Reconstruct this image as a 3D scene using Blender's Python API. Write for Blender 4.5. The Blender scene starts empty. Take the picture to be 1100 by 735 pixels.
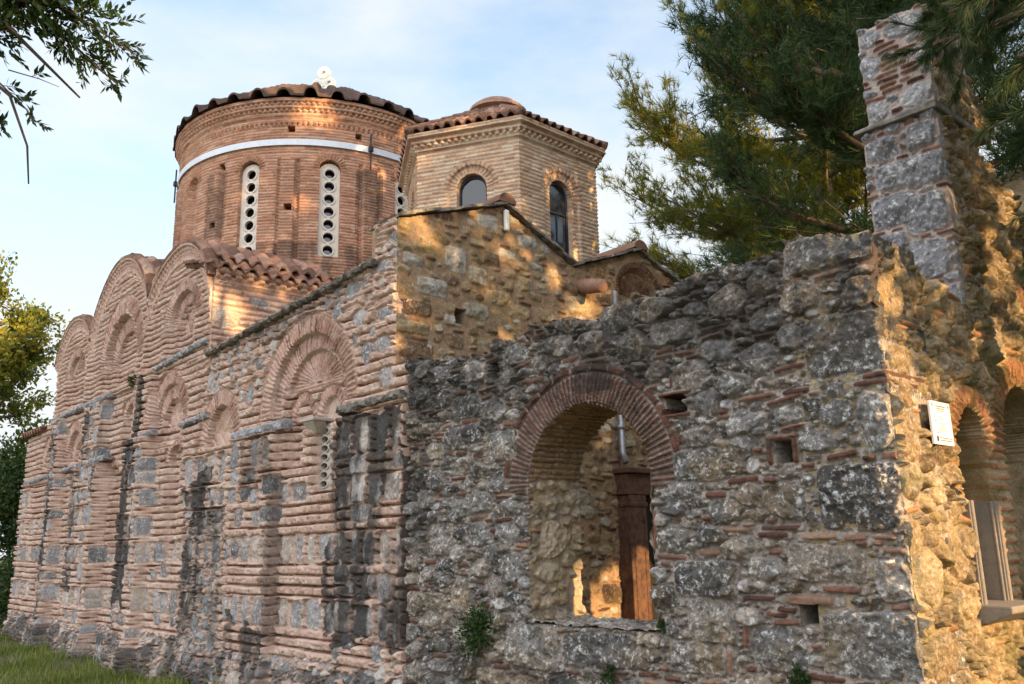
import bpy, math, random
import numpy as np
from mathutils import Matrix, Vector

SC = bpy.context.scene
COL = SC.collection
rad = math.radians
PI = math.pi
random.seed(7)

# ------------------------------------------------------------------ camera, sky, sun, exposure
CAM = np.array([0.0, 0.0, 1.6])
A, P_, RO = rad(41.8), rad(13.2), rad(-1.25)
fw = np.array([-math.cos(A) * math.cos(P_), math.sin(A) * math.cos(P_), math.sin(P_)])
rt = np.cross(fw, [0, 0, 1]); rt /= np.linalg.norm(rt)
up = np.cross(rt, fw)
rt, up = rt * math.cos(RO) + up * math.sin(RO), -rt * math.sin(RO) + up * math.cos(RO)
cam = bpy.data.cameras.new('camera')
cam.lens = 36 * 930 / 1100
cam.sensor_width = 36
cam.clip_start = 0.05
cam.clip_end = 2000
cam_o = bpy.data.objects.new('camera', cam)
M = Matrix.Identity(4)
for i in range(3):
    M[i][0], M[i][1], M[i][2], M[i][3] = rt[i], up[i], -fw[i], CAM[i]
cam_o.matrix_world = M
COL.objects.link(cam_o)
SC.camera = cam_o

SUN_AZ, SUN_EL = rad(9), rad(17)            # azimuth measured from +X towards +Y
SUN_STRENGTH, SKY_STRENGTH, EXPOSURE = 4.2, 0.15, 1.52
sun_dir = np.array([math.cos(SUN_AZ) * math.cos(SUN_EL), math.sin(SUN_AZ) * math.cos(SUN_EL), math.sin(SUN_EL)])

world = bpy.data.worlds.new('World')
SC.world = world
world.use_nodes = True
nt = world.node_tree
nt.nodes.clear()
out = nt.nodes.new('ShaderNodeOutputWorld')
bg = nt.nodes.new('ShaderNodeBackground')
bg.inputs['Strength'].default_value = SKY_STRENGTH
sky = nt.nodes.new('ShaderNodeTexSky')
sky.sky_type = 'NISHITA'
sky.sun_disc = False
sky.sun_elevation = SUN_EL
sky.sun_rotation = PI / 2 - SUN_AZ
sky.air_density = 1.0
sky.dust_density = 0.6
sky.ozone_density = 2.0
tc = nt.nodes.new('ShaderNodeTexCoord')
sep = nt.nodes.new('ShaderNodeSeparateXYZ')
nt.links.new(tc.outputs['Generated'], sep.inputs[0])
mp = nt.nodes.new('ShaderNodeMapping')
mp.inputs['Scale'].default_value = (1.0, 1.0, 2.6)
mp.inputs['Location'].default_value = (0.3, 0.1, 0.2)
nt.links.new(tc.outputs['Generated'], mp.inputs[0])
nz = nt.nodes.new('ShaderNodeTexNoise')
nz.inputs['Scale'].default_value = 2.2
nz.inputs['Detail'].default_value = 7
nz.inputs['Roughness'].default_value = 0.55
nt.links.new(mp.outputs[0], nz.inputs['Vector'])
mr = nt.nodes.new('ShaderNodeMapRange')          # thin cloud cover, thicker low down
mr.inputs[1].default_value = 0.40; mr.inputs[2].default_value = 0.68
nt.links.new(nz.outputs['Fac'], mr.inputs[0])
mz = nt.nodes.new('ShaderNodeMapRange')
mz.inputs[1].default_value = 0.20; mz.inputs[2].default_value = 0.66
mz.inputs[3].default_value = 0.92; mz.inputs[4].default_value = 0.0
nt.links.new(sep.outputs['Z'], mz.inputs[0])
mx = nt.nodes.new('ShaderNodeMath'); mx.operation = 'MULTIPLY_ADD'; mx.use_clamp = True
nt.links.new(mr.outputs[0], mx.inputs[0]); mx.inputs[1].default_value = 0.72
nt.links.new(mz.outputs[0], mx.inputs[2])
vd = nt.nodes.new('ShaderNodeVectorMath'); vd.operation = 'DOT_PRODUCT'      # sky brightened out of view opposite the church, added as fill light
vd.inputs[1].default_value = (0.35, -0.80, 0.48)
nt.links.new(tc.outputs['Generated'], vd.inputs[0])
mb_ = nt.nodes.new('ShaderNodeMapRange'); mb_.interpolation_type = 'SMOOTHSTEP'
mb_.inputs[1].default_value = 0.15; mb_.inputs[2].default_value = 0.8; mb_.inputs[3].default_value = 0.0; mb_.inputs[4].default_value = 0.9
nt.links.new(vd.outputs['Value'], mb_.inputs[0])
mixc = nt.nodes.new('ShaderNodeMixRGB')
mixc.inputs['Color2'].default_value = (2.25, 2.34, 2.36, 1)
nt.links.new(mx.outputs[0], mixc.inputs['Fac'])
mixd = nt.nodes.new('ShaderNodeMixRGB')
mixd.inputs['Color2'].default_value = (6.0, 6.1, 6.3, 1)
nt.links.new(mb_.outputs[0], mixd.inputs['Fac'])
tint = nt.nodes.new('ShaderNodeMixRGB'); tint.blend_type = 'MULTIPLY'
tint.inputs['Fac'].default_value = 1.0; tint.inputs['Color2'].default_value = (0.80, 0.93, 0.92, 1)
nt.links.new(sky.outputs['Color'], tint.inputs['Color1'])
nt.links.new(tint.outputs[0], mixc.inputs['Color1'])
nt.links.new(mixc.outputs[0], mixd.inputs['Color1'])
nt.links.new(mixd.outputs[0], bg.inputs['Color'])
nt.links.new(bg.outputs[0], out.inputs[0])

sun = bpy.data.lights.new('sun', 'SUN')
sun.energy = SUN_STRENGTH
sun.angle = rad(0.5)
sun.color = (1.0, 0.64, 0.29)
sun_o = bpy.data.objects.new('sun', sun)
sun_o.rotation_euler = Vector(sun_dir).to_track_quat('Z', 'Y').to_euler()
COL.objects.link(sun_o)

SC.view_settings.view_transform = 'Standard'
SC.view_settings.look = 'None'
SC.view_settings.exposure = EXPOSURE
SC.view_settings.gamma = 1
SC.view_settings.use_curve_mapping = False
SC.render.engine = 'CYCLES'
SC.cycles.max_bounces = 6
SC.cycles.transparent_max_bounces = 8


# ------------------------------------------------------------------ object helpers
ROOT_LOC = {}

def thing(name, label, cat, loc=(0, 0, 0), group=None):
    o = bpy.data.objects.new(name, None)
    o.location = loc
    o.empty_display_size = 0.3
    COL.objects.link(o)
    o['label'] = label
    o['category'] = cat
    if group:
        o['group'] = group
    ROOT_LOC[o.name] = Vector(loc)
    return o


def tag(o, label, cat, group=None):
    o['label'] = label
    o['category'] = cat
    if group:
        o['group'] = group
    return o


def link(name, me, mat, parent=None):
    o = bpy.data.objects.new(name, me)
    if mat:
        me.materials.append(mat)
    COL.objects.link(o)
    if parent is not None:
        o.parent = parent
        top = parent
        off = Vector((0, 0, 0))
        while top is not None:                       # parts stay in world coordinates
            off += Vector(top.location)
            top = top.parent
        if parent.type == 'EMPTY':
            o.matrix_parent_inverse = Matrix.Translation(-off)
    return o


def raw_mesh(name, V, F, C=None, smooth=True, tri=None):
    """V (n,3); F (m,4) quads or (m,3) triangles as arrays"""
    me = bpy.data.meshes.new(name)
    V = np.asarray(V, np.float32)
    F = np.asarray(F, np.int32)
    k = F.shape[1]
    me.vertices.add(len(V)); me.vertices.foreach_set('co', V.ravel())
    me.loops.add(F.size); me.loops.foreach_set('vertex_index', F.ravel())
    me.polygons.add(len(F))
    me.polygons.foreach_set('loop_start', np.arange(0, F.size, k, dtype=np.int32))
    me.polygons.foreach_set('loop_total', np.full(len(F), k, np.int32))
    if smooth:
        me.polygons.foreach_set('use_smooth', np.ones(len(F), bool))
    if C is not None:
        a = me.attributes.new('mas', 'FLOAT_COLOR', 'POINT')
        a.data.foreach_set('color', np.asarray(C, np.float32).ravel())
    me.update(calc_edges=True)
    me.validate()
    return me


class MB:
    """collects boxes, tubes and prisms of one part"""
    def __init__(s):
        s.v = []; s.f = []

    def add(s, V, F):
        n = len(s.v)
        s.v += [tuple(map(float, p)) for p in V]
        s.f += [tuple(i + n for i in f) for f in F]

    def box(s, x0, x1, y0, y1, z0, z1, j=0.0):
        V = [(x, y, z) for z in (z0, z1) for y in (y0, y1) for x in (x0, x1)]
        if j:
            V = [(a + random.uniform(-j, j), b + random.uniform(-j, j), c + random.uniform(-j, j)) for a, b, c in V]
        s.add(V, [(0, 2, 3, 1), (4, 5, 7, 6), (0, 1, 5, 4), (2, 6, 7, 3), (0, 4, 6, 2), (1, 3, 7, 5)])

    def tube(s, pts, rs, n=8, cap=True):
        pts = [np.array(p, float) for p in pts]
        if not hasattr(rs, '__len__'):
            rs = [rs] * len(pts)
        V = []; ref = np.array([0.3, 0.2, 1.0])
        for i, p in enumerate(pts):
            t = pts[min(i + 1, len(pts) - 1)] - pts[max(i - 1, 0)]
            t /= (np.linalg.norm(t) + 1e-9)
            a = np.cross(t, ref)
            if np.linalg.norm(a) < 1e-3:
                a = np.cross(t, [1, 0, 0])
            a /= np.linalg.norm(a); b = np.cross(t, a)
            for k in range(n):
                w = 2 * PI * k / n
                V.append(p + rs[i] * (math.cos(w) * a + math.sin(w) * b))
        F = []
        for i in range(len(pts) - 1):
            for k in range(n):
                F.append((i * n + k, i * n + (k + 1) % n, (i + 1) * n + (k + 1) % n, (i + 1) * n + k))
        if cap:
            F.append(tuple(range(n - 1, -1, -1)))
            F.append(tuple((len(pts) - 1) * n + k for k in range(n)))
        s.add(V, F)

    def prism(s, poly, d):
        """closed outline (3d points) extruded along d"""
        n = len(poly); d = np.array(d)
        V = [np.array(p, float) for p in poly] + [np.array(p, float) + d for p in poly]
        F = [tuple(range(n)), tuple(range(2 * n - 1, n - 1, -1))]
        F += [(i, i + n, (i + 1) % n + n, (i + 1) % n) for i in range(n)]
        s.add(V, F)

    def build(s, name, mat, parent=None, smooth=False, bevel=0, rough=0):
        me = bpy.data.meshes.new(name)
        me.from_pydata(s.v, [], s.f)
        me.update()
        import bmesh
        bm = bmesh.new(); bm.from_mesh(me)
        bmesh.ops.recalc_face_normals(bm, faces=bm.faces)
        bm.to_mesh(me); bm.free()
        a = me.attributes.new('mas', 'FLOAT_COLOR', 'POINT')
        r_ = random.uniform(.3, .8)
        a.data.foreach_set('color', np.tile(np.array([.9, 0, r_, 0], np.float32), (len(me.vertices), 1)).ravel())
        if smooth:
            me.polygons.foreach_set('use_smooth', np.ones(len(me.polygons), bool))
        o = link(name, me, mat, parent)
        if bevel:
            m = o.modifiers.new('bevel', 'BEVEL'); m.width = bevel; m.segments = 2
            m.limit_method = 'ANGLE'
        return o


# ------------------------------------------------------------------ noise on rasters
def vnoise(ny, nx, cy, cx, seed):
    rs = np.random.RandomState(seed)
    gy, gx = int(ny / cy) + 3, int(nx / cx) + 3
    g = rs.rand(gy, gx).astype(np.float32) * 2 - 1
    y = np.arange(ny) / cy; x = np.arange(nx) / cx
    iy = y.astype(int); ix = x.astype(int)
    fy = (y - iy).astype(np.float32); fx = (x - ix).astype(np.float32)
    fy = fy * fy * (3 - 2 * fy); fx = fx * fx * (3 - 2 * fx)
    a = g[iy][:, ix]; b = g[iy][:, ix + 1]; c = g[iy + 1][:, ix]; d = g[iy + 1][:, ix + 1]
    return (a * (1 - fx) + b * fx) * (1 - fy)[:, None] + (c * (1 - fx) + d * fx) * fy[:, None]


def fbm(ny, nx, cell, seed, octv=4, ax=1.0):
    o = np.zeros((ny, nx), np.float32); amp = 1.0; tot = 0
    for k in range(octv):
        c = max(cell / 2 ** k, 1.01)
        o += amp * vnoise(ny, nx, c, max(c * ax, 1.01), seed + 17 * k)
        tot += amp; amp *= 0.55
        if c <= 1.1:
            break
    return o / tot


def h2(a, b, s=0.0):
    v = np.sin(a * 12.9898 + b * 78.233 + s * 37.719) * 43758.5453
    return v - np.floor(v)


def build_grid(name, P, C, K, mat, parent=None, back=None, smooth=True):
    """P (ny,nx,3) points, K (ny-1,nx-1) kept cells; back: same-shaped points for the rim"""
    ny, nx = P.shape[:2]
    idx = np.arange(ny * nx).reshape(ny, nx)
    q = np.stack([idx[:-1, :-1], idx[:-1, 1:], idx[1:, 1:], idx[1:, :-1]], -1)[K]
    V = P.reshape(-1, 3); Cc = C.reshape(-1, 4)
    F = q.reshape(-1, 4)
    used = np.zeros(len(V), bool); used[F.ravel()] = True
    remap = np.cumsum(used) - 1
    V2 = V[used]; C2 = Cc[used]; F2 = remap[F]
    if back is not None:
        Kp = np.pad(K, 1)
        c = Kp[1:-1, 1:-1]
        E = []
        m = c & ~Kp[:-2, 1:-1]; E.append(np.stack([idx[:-1, :-1][m], idx[:-1, 1:][m]], -1))
        m = c & ~Kp[2:, 1:-1]; E.append(np.stack([idx[1:, 1:][m], idx[1:, :-1][m]], -1))
        m = c & ~Kp[1:-1, :-2]; E.append(np.stack([idx[1:, :-1][m], idx[:-1, :-1][m]], -1))
        m = c & ~Kp[1:-1, 2:]; E.append(np.stack([idx[:-1, 1:][m], idx[1:, 1:][m]], -1))
        E = np.concatenate(E)
        if len(E):
            u, inv = np.unique(E.ravel(), return_inverse=True)
            inv = inv.reshape(E.shape)
            n0 = len(V2); n1 = len(u)
            V2 = np.concatenate([V2, V[u], back.reshape(-1, 3)[u]])
            C2 = np.concatenate([C2, Cc[u], Cc[u]])
            S = np.stack([inv[:, 1] + n0, inv[:, 0] + n0, inv[:, 0] + n0 + n1, inv[:, 1] + n0 + n1], -1)
            F2 = np.concatenate([F2, S])
            n2 = len(V2)                                # plain back face
            V2 = np.concatenate([V2, back.reshape(-1, 3)[used]])
            C2 = np.concatenate([C2, C2[:used.sum()]])
            F2 = np.concatenate([F2, remap[F][:, ::-1] + n2])
    me = raw_mesh(name, V2, F2, C2, smooth)
    return link(name, me, mat, parent)


# ------------------------------------------------------------------ masonry raster
class Panel:
    def __init__(s, u0, u1, v0, v1, r, seed=1):
        s.u0, s.u1, s.v0, s.v1, s.r, s.seed = u0, u1, v0, v1, r, seed
        s.nx = int(round((u1 - u0) / r)) + 1; s.ny = int(round((v1 - v0) / r)) + 1
        s.U = np.linspace(u0, u1, s.nx, dtype=np.float32)[None, :].repeat(s.ny, 0)
        s.V = np.linspace(v0, v1, s.ny, dtype=np.float32)[:, None].repeat(s.nx, 1)
        z = lambda: np.zeros((s.ny, s.nx), np.float32)
        s.H, s.B = z(), z()
        s.C = np.zeros((s.ny, s.nx, 4), np.float32); s.C[..., 2] = 0.5
        s.occ = np.zeros((s.ny, s.nx), bool); s.hole = np.zeros((s.ny, s.nx), bool)
        s.n1 = fbm(s.ny, s.nx, 0.14 / r, seed, 4)
        s.n2 = fbm(s.ny, s.nx, 0.05 / r, seed + 5, 3)
        s.n3 = fbm(s.ny, s.nx, 0.9 / r, seed + 9, 4)
        s.rs = np.random.RandomState(seed)
        s.angular = True
        s.phase = 0.0
        s.nv = fbm(s.ny, s.nx, 1.6 / r, seed + 21, 4, .14)

    def win(s, u, v, ru, rv):
        i0 = max(int((u - ru - s.u0) / s.r), 0); i1 = min(int((u + ru - s.u0) / s.r) + 2, s.nx)
        j0 = max(int((v - rv - s.v0) / s.r), 0); j1 = min(int((v + rv - s.v0) / s.r) + 2, s.ny)
        if i1 - i0 < 2 or j1 - j0 < 2:
            return None
        return slice(j0, j1), slice(i0, i1)

    def piece(s, u, v, w, h, kind=2, ht=0.03, p=3.5, ang=0.0, force=False, irr=0.22, gap=0.012, tol=0.02, rnd=None, stain=0.0, allow=None):
        c, sn = math.cos(ang), math.sin(ang)
        R1 = abs(c) * w / 2 + abs(sn) * h / 2 + gap + 0.05 * w; R2 = abs(sn) * w / 2 + abs(c) * h / 2 + gap + 0.05 * h
        sl = s.win(u, v, R1 * 1.1, R2 * 1.1)
        if sl is None:
            return False
        du, dv = s.U[sl] - u, s.V[sl] - v
        x = (du * c + dv * sn) / (w / 2); y = (-du * sn + dv * c) / (h / 2)
        if kind == 2 and s.angular and p < 5:
            na = s.rs.randint(5, 9); a0 = s.rs.rand() * 6.28; d = 0
            for k in range(na):
                aa = a0 + 2 * PI * (k + s.rs.uniform(-.28, .28)) / na
                q = np.clip((x * math.cos(aa) + y * math.sin(aa)) / s.rs.uniform(.74, .98), 0, 4)
                d = d + q ** 9
            d = np.maximum(d ** (1 / 9), .96 * (np.abs(x) ** 6 + np.abs(y) ** 6) ** (1 / 6))
        else:
            d = (np.abs(x) ** p + np.abs(y) ** p) ** (1 / p)
        d = d + irr * s.n1[sl] + 0.35 * irr * s.n2[sl]
        m = d < 1
        if m.sum() < 6:
            return False
        if not force:
            if s.occ[sl][m].mean() > tol:
                return False
            if allow is not None and not allow[sl][m].all():
                return False
        if rnd is None:
            rnd = s.rs.rand()
        e = min(w, h) / 2
        edge = np.clip((1 - d) * e / (0.009 + 0.055 * e), 0, 1)
        prof = ht * np.sqrt(np.clip(1 - (1 - edge) ** 2, 0, 1)) + ht * 0.35 * (s.rs.rand() - .5) * x + ht * 0.5 * (s.rs.rand() - .5) * y
        if kind == 2:
            for k in range(4):                               # split faces
                aa = s.rs.rand() * 6.28
                prof = np.minimum(prof, ht * s.rs.uniform(.7, 1.15) + ht * s.rs.uniform(.3, 1.1) * (x * math.cos(aa) + y * math.sin(aa)))
            prof = np.maximum(prof, .12 * ht) + (0.38 * s.n1[sl] + 0.26 * s.n2[sl]) * ht
        Hs = s.H[sl]; Hs[m] = prof[m]
        Cs = s.C[sl]
        Cs[m] = (1.0 if kind == 1 else (0.55 if kind == 3 else 0.0), 1.0 if kind == 2 else 0.0, rnd, stain)
        g = d < 1 + gap / e
        s.occ[sl] |= g
        return True

    def rubble(s, sizes, allow, brick=0.12, ht=(0.02, 0.045), p=(2.6, 4.5), irr=0.25, gap=0.012):
        """sizes: (w0,w1,aspect0,aspect1,tries)"""
        for (w0, w1, a0, a1, n) in sizes:
            free = np.argwhere(allow & ~s.occ)
            if len(free) == 0:
                return
            pick = free[s.rs.randint(0, len(free), n)]
            for j, i in pick:
                if s.occ[j, i]:
                    continue
                w = s.rs.uniform(w0, w1); h = w * s.rs.uniform(a0, a1)
                s.piece(s.u0 + i * s.r, s.v0 + j * s.r, w, h, 2, s.rs.uniform(*ht), s.rs.uniform(*p), s.rs.normal() * 0.12, False, irr, gap, 0.03, None, 0, allow)

    def bricks_in_gaps(s, n, allow, w=(0.10, 0.32), h=(0.028, 0.045), ht=0.022, vert=0.08):
        free = np.argwhere(allow & ~s.occ)
        if len(free) == 0:
            return
        pick = free[s.rs.randint(0, len(free), n)]
        for j, i in pick:
            if s.occ[j, i]:
                continue
            a = s.rs.normal() * 0.07 + (PI / 2 if s.rs.rand() < vert else 0)
            s.piece(s.u0 + i * s.r, s.v0 + j * s.r, s.rs.uniform(*w), s.rs.uniform(*h), 1, ht * s.rs.uniform(.5, 1.2), 5, a, False, 0.18, 0.010, 0.03, None, 0, allow)

    def courses(s, mask, pitch, bh, length, ht, bk=1.0, wob=0.01, mort=0.0, end=0.014, seed=0.0, rag=0.25, u=None, v=None, groove=None, gd=0.0):
        m = mask & ~s.occ
        if not m.any():
            return
        U = s.U if u is None else u
        V = (s.V + s.phase if v is None else v) + wob * s.n3 + 0.3 * wob * s.n1
        row = np.floor(V / pitch); fr = V / pitch - row
        ln = length * (0.55 + 0.9 * h2(row, 3.1, seed))
        uu = U / ln + h2(row, 1.7, seed) * 7
        k = np.floor(uu); fu = uu - k
        r1 = h2(row, k, seed); r2 = h2(row, k, seed + 5)
        b = bh * (0.92 + 0.16 * r2)
        t = np.clip(fr / b, 0, 1)
        pr = np.sqrt(np.clip(1 - (2 * t - 1) ** 6, 0, 1)) * (fr < b) * (.86 + .28 * t)
        ue = np.minimum(fu, 1 - fu) * ln
        pr = pr * np.clip(ue / end, 0, 1) ** .6
        pr = pr * (1 + rag * s.n2) + 0.10 * s.n2
        isb = (pr > 0.35)
        s.H[m] = (ht * pr * (0.7 + 0.6 * r2) - gd * (1 - np.clip(pr / .3, 0, 1)))[m]
        s.C[m] = np.stack([np.where(isb, bk, mort), np.zeros_like(pr), np.where(isb, .12 + .88 * r1, r1 if groove is None else groove), np.zeros_like(pr)], -1)[m]

    def ring(s, cx, cz, rx, rz, f0, f1, n, ht=0.03, a0=0.0, a1=PI, fr=0.62, kind=1, mort=0.0, zmin=None):
        x = (s.U - cx) / rx; z = (s.V - cz) / rz
        R = np.hypot(x, z); a = np.arctan2(z, x)
        m = (R > f0) & (R < f1) & (a >= a0) & (a <= a1)
        t = (a - a0) / (a1 - a0) * n + 0.25 * s.n1
        k = np.floor(t); f = t - k
        b = f < fr
        q = np.sqrt(np.clip(1 - (2 * np.clip(f / fr, 0, 1) - 1) ** 4, 0, 1)) * b
        e = np.clip(np.minimum(R - f0, f1 - R) / (0.14 * (f1 - f0)), 0, 1)
        q = q * np.sqrt(e) * (0.75 + 0.5 * h2(k, cx)) + .08 * s.n2
        s.H[m] = (ht * q)[m]
        s.C[m] = np.stack([np.where(q > .35, 1.0 if kind == 1 else .6, mort), 0 * q, np.where(q > .35, .0 + .26 * h2(k, cz), .0 if mort else .5), 0 * q], -1)[m]
        s.occ |= m

    def arch(s, cx, zs, rx, rz, zb):
        """mask of an arched shape"""
        x = np.abs(s.U - cx)
        return ((x < rx) & (s.V >= zb) & (s.V <= zs)) | (((x / rx) ** 2 + ((s.V - zs) / rz) ** 2 < 1) & (s.V >= zs))

    def stain(s, mask, amt, soft=0.5):
        s.C[..., 3] = np.maximum(s.C[..., 3], np.where(mask, amt * np.clip(0.78 + .9 * soft * s.n3 + .5 * s.n1 + 1.3 * s.nv, 0, 1), 0))

    def build(s, name, pos, mat, parent=None, us=None, vs=None, thick=0.0, rough=0.004):
        H = s.H + s.B + rough * s.n2 + rough * 1.5 * s.n1
        if us is None:
            us = s.U[0]
        if vs is None:
            vs = s.V[:, 0]
        fi = np.clip((us - s.u0) / s.r, 0, s.nx - 1.001); fj = np.clip((vs - s.v0) / s.r, 0, s.ny - 1.001)
        i = fi.astype(int); j = fj.astype(int); a = (fi - i)[None, :]; b = (fj - j)[:, None]
        g = lambda X: (X[j][:, i] * (1 - a) + X[j][:, i + 1] * a) * (1 - b) + (X[j + 1][:, i] * (1 - a) + X[j + 1][:, i + 1] * a) * b
        Hs = g(H)
        ii = np.round(fi).astype(int); jj = np.round(fj).astype(int)
        Cs = s.C[jj][:, ii]
        hs = s.hole[jj][:, ii]
        K = ~(hs[:-1, :-1] | hs[1:, :-1] | hs[:-1, 1:] | hs[1:, 1:])
        Ug, Vg = np.meshgrid(us, vs)
        P = pos(Ug, Vg, Hs)
        back = pos(Ug, Vg, np.full_like(Hs, -thick)) if thick else None
        return build_grid(name, P, Cs, K, mat, parent, back)


# ------------------------------------------------------------------ materials
MATS = {}

def new_mat(name):
    m = bpy.data.materials.new(name); m.use_nodes = True
    nt = m.node_tree; nt.nodes.clear()
    o = nt.nodes.new('ShaderNodeOutputMaterial')
    b = nt.nodes.new('ShaderNodeBsdfPrincipled')
    nt.links.new(b.outputs[0], o.inputs[0])
    MATS[name] = m
    return m, nt, b, o


def ramp(nt, src, stops):
    r = nt.nodes.new('ShaderNodeValToRGB')
    el = r.color_ramp.elements
    while len(el) > 1:
        el.remove(el[-1])
    for i, (p, c) in enumerate(stops):
        e = el[0] if i == 0 else el.new(p)
        e.position = p
        e.color = (*c, 1) if len(c) == 3 else c
    if src is not None:
        nt.links.new(src, r.inputs[0])
    return r.outputs[0]


def noise(nt, scale, detail=4, rough=0.6, vec=None, kind='fac'):
    n = nt.nodes.new('ShaderNodeTexNoise')
    n.inputs['Scale'].default_value = scale
    n.inputs['Detail'].default_value = detail
    n.inputs['Roughness'].default_value = rough
    if vec is not None:
        nt.links.new(vec, n.inputs['Vector'])
    return n.outputs['Fac']


def math_(nt, op, a, b=None, clamp=False):
    n = nt.nodes.new('ShaderNodeMath'); n.operation = op; n.use_clamp = clamp
    for k, v in enumerate((a, b)):
        if v is None:
            continue
        if isinstance(v, (int, float)):
            n.inputs[k].default_value = v
        else:
            nt.links.new(v, n.inputs[k])
    return n.outputs[0]


def mix(nt, fac, a, b, mode='MIX'):
    n = nt.nodes.new('ShaderNodeMixRGB'); n.blend_type = mode
    for k, v in enumerate((fac, a, b)):
        if isinstance(v, (int, float)):
            n.inputs[k].default_value = v
        elif isinstance(v, tuple):
            n.inputs[k].default_value = (*v, 1)
        else:
            nt.links.new(v, n.inputs[k])
    return n.outputs[0]


def band(nt, src, lo, hi):
    m = nt.nodes.new('ShaderNodeMapRange'); m.clamp = True
    m.inputs[1].default_value = lo; m.inputs[2].default_value = hi
    nt.links.new(src, m.inputs[0])
    return m.outputs[0]


def masonry(name, stone, brick, mortar, lichen=0.3, black=0.3, moss=0.0, bump=0.5, wash=None, fine=1.0, ochre=0.0, speck=0.0):
    m, nt, b, o = new_mat(name)
    tcn = nt.nodes.new('ShaderNodeTexCoord'); vec = tcn.outputs['Object']
    at = nt.nodes.new('ShaderNodeAttribute'); at.attribute_name = 'mas'
    sp = nt.nodes.new('ShaderNodeSeparateColor'); nt.links.new(at.outputs['Color'], sp.inputs[0])
    bk, st, rn, stn = sp.outputs[0], sp.outputs[1], sp.outputs[2], at.outputs['Alpha']
    nA = noise(nt, 7, 6, .62, vec); nB = noise(nt, 34, 5, .65, vec); nC = noise(nt, 1.3, 5, .6, vec); nD = noise(nt, 110, 3, .6, vec)
    # stone: own tone per block, clouded
    t = math_(nt, 'ADD', rn, math_(nt, 'MULTIPLY', math_(nt, 'SUBTRACT', nA, .5), .9))
    cs = ramp(nt, t, stone)
    cs = mix(nt, .55, cs, ramp(nt, nB, [(.3, (.35, .35, .35)), (.7, (1.25, 1.22, 1.18))]), 'MULTIPLY')
    if ochre:
        cs = mix(nt, math_(nt, 'MULTIPLY', band(nt, nC, .5, .62), ochre), cs, (.42, .27, .10))
    if lichen:                                          # pale crusts in patches, and small round spots
        l1 = math_(nt, 'MULTIPLY', band(nt, noise(nt, 17, 7, .72, vec), .53, .61), lichen)
        vo = nt.nodes.new('ShaderNodeTexVoronoi'); vo.inputs['Scale'].default_value = 17
        nt.links.new(vec, vo.inputs['Vector'])
        spots = math_(nt, 'LESS_THAN', math_(nt, 'ADD', vo.outputs['Distance'], math_(nt, 'MULTIPLY', nB, .25)), .36)
        spots = math_(nt, 'MULTIPLY', spots, math_(nt, 'MULTIPLY', band(nt, nA, .48, .6), lichen))
        lf = math_(nt, 'MAXIMUM', l1, spots)
        cs = mix(nt, lf, cs, ramp(nt, nB, [(.3, (.385, .375, .365)), (.7, (.70, .69, .67))]))
    cb = ramp(nt, math_(nt, 'ADD', rn, math_(nt, 'MULTIPLY', math_(nt, 'SUBTRACT', nA, .5), .7)), brick)
    cb = mix(nt, .5, cb, ramp(nt, nB, [(.3, (.5, .5, .5)), (.7, (1.2, 1.18, 1.15))]), 'MULTIPLY')
    cm = ramp(nt, nA, mortar)
    cm = mix(nt, .5, cm, ramp(nt, nB, [(.3, (.55, .53, .5)), (.7, (1.2, 1.2, 1.2))]), 'MULTIPLY')
    c = mix(nt, st, cm, cs)
    c = mix(nt, bk, c, cb)
    if wash:                                            # thin lime wash / bleaching in broad patches
        c = mix(nt, math_(nt, 'MULTIPLY', band(nt, nC, .42, .66), wash[1]), c, wash[0])
    if moss:
        c = mix(nt, math_(nt, 'MULTIPLY', band(nt, noise(nt, 2.2, 6, .65, vec), .5, .62), moss), c, (.10, .10, .025))
    if black:                                           # black weathering crust
        d = math_(nt, 'MULTIPLY', band(nt, noise(nt, 4.5, 7, .7, vec), .52, .66), black)
        c = mix(nt, d, c, (.035, .033, .032))
    if speck:
        d = math_(nt, 'MULTIPLY', band(nt, noise(nt, 21, 8, .75, vec), .52, .60), speck)
        c = mix(nt, math_(nt, 'MULTIPLY', d, math_(nt, 'SUBTRACT', 1.0, math_(nt, 'MULTIPLY', bk, .6))), c, (.045, .043, .042))
    sfac = math_(nt, 'MULTIPLY', band(nt, stn, .0, .75), band(nt, math_(nt, 'ADD', nA, math_(nt, 'MULTIPLY', stn, .35)), .46, .64))
    c = mix(nt, math_(nt, 'MULTIPLY', sfac, .9), c, (.040, .037, .035))
    nt.links.new(c, b.inputs['Base Color'])
    b.inputs['Roughness'].default_value = .92
    b.inputs['Specular IOR Level'].default_value = .15
    hh = math_(nt, 'ADD', math_(nt, 'MULTIPLY', nB, 1.0), math_(nt, 'MULTIPLY', nD, .6))
    bp = nt.nodes.new('ShaderNodeBump'); bp.inputs['Strength'].default_value = bump
    bp.inputs['Distance'].default_value = .02 * fine
    nt.links.new(hh, bp.inputs['Height']); nt.links.new(bp.outputs[0], b.inputs['Normal'])
    return m


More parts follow.
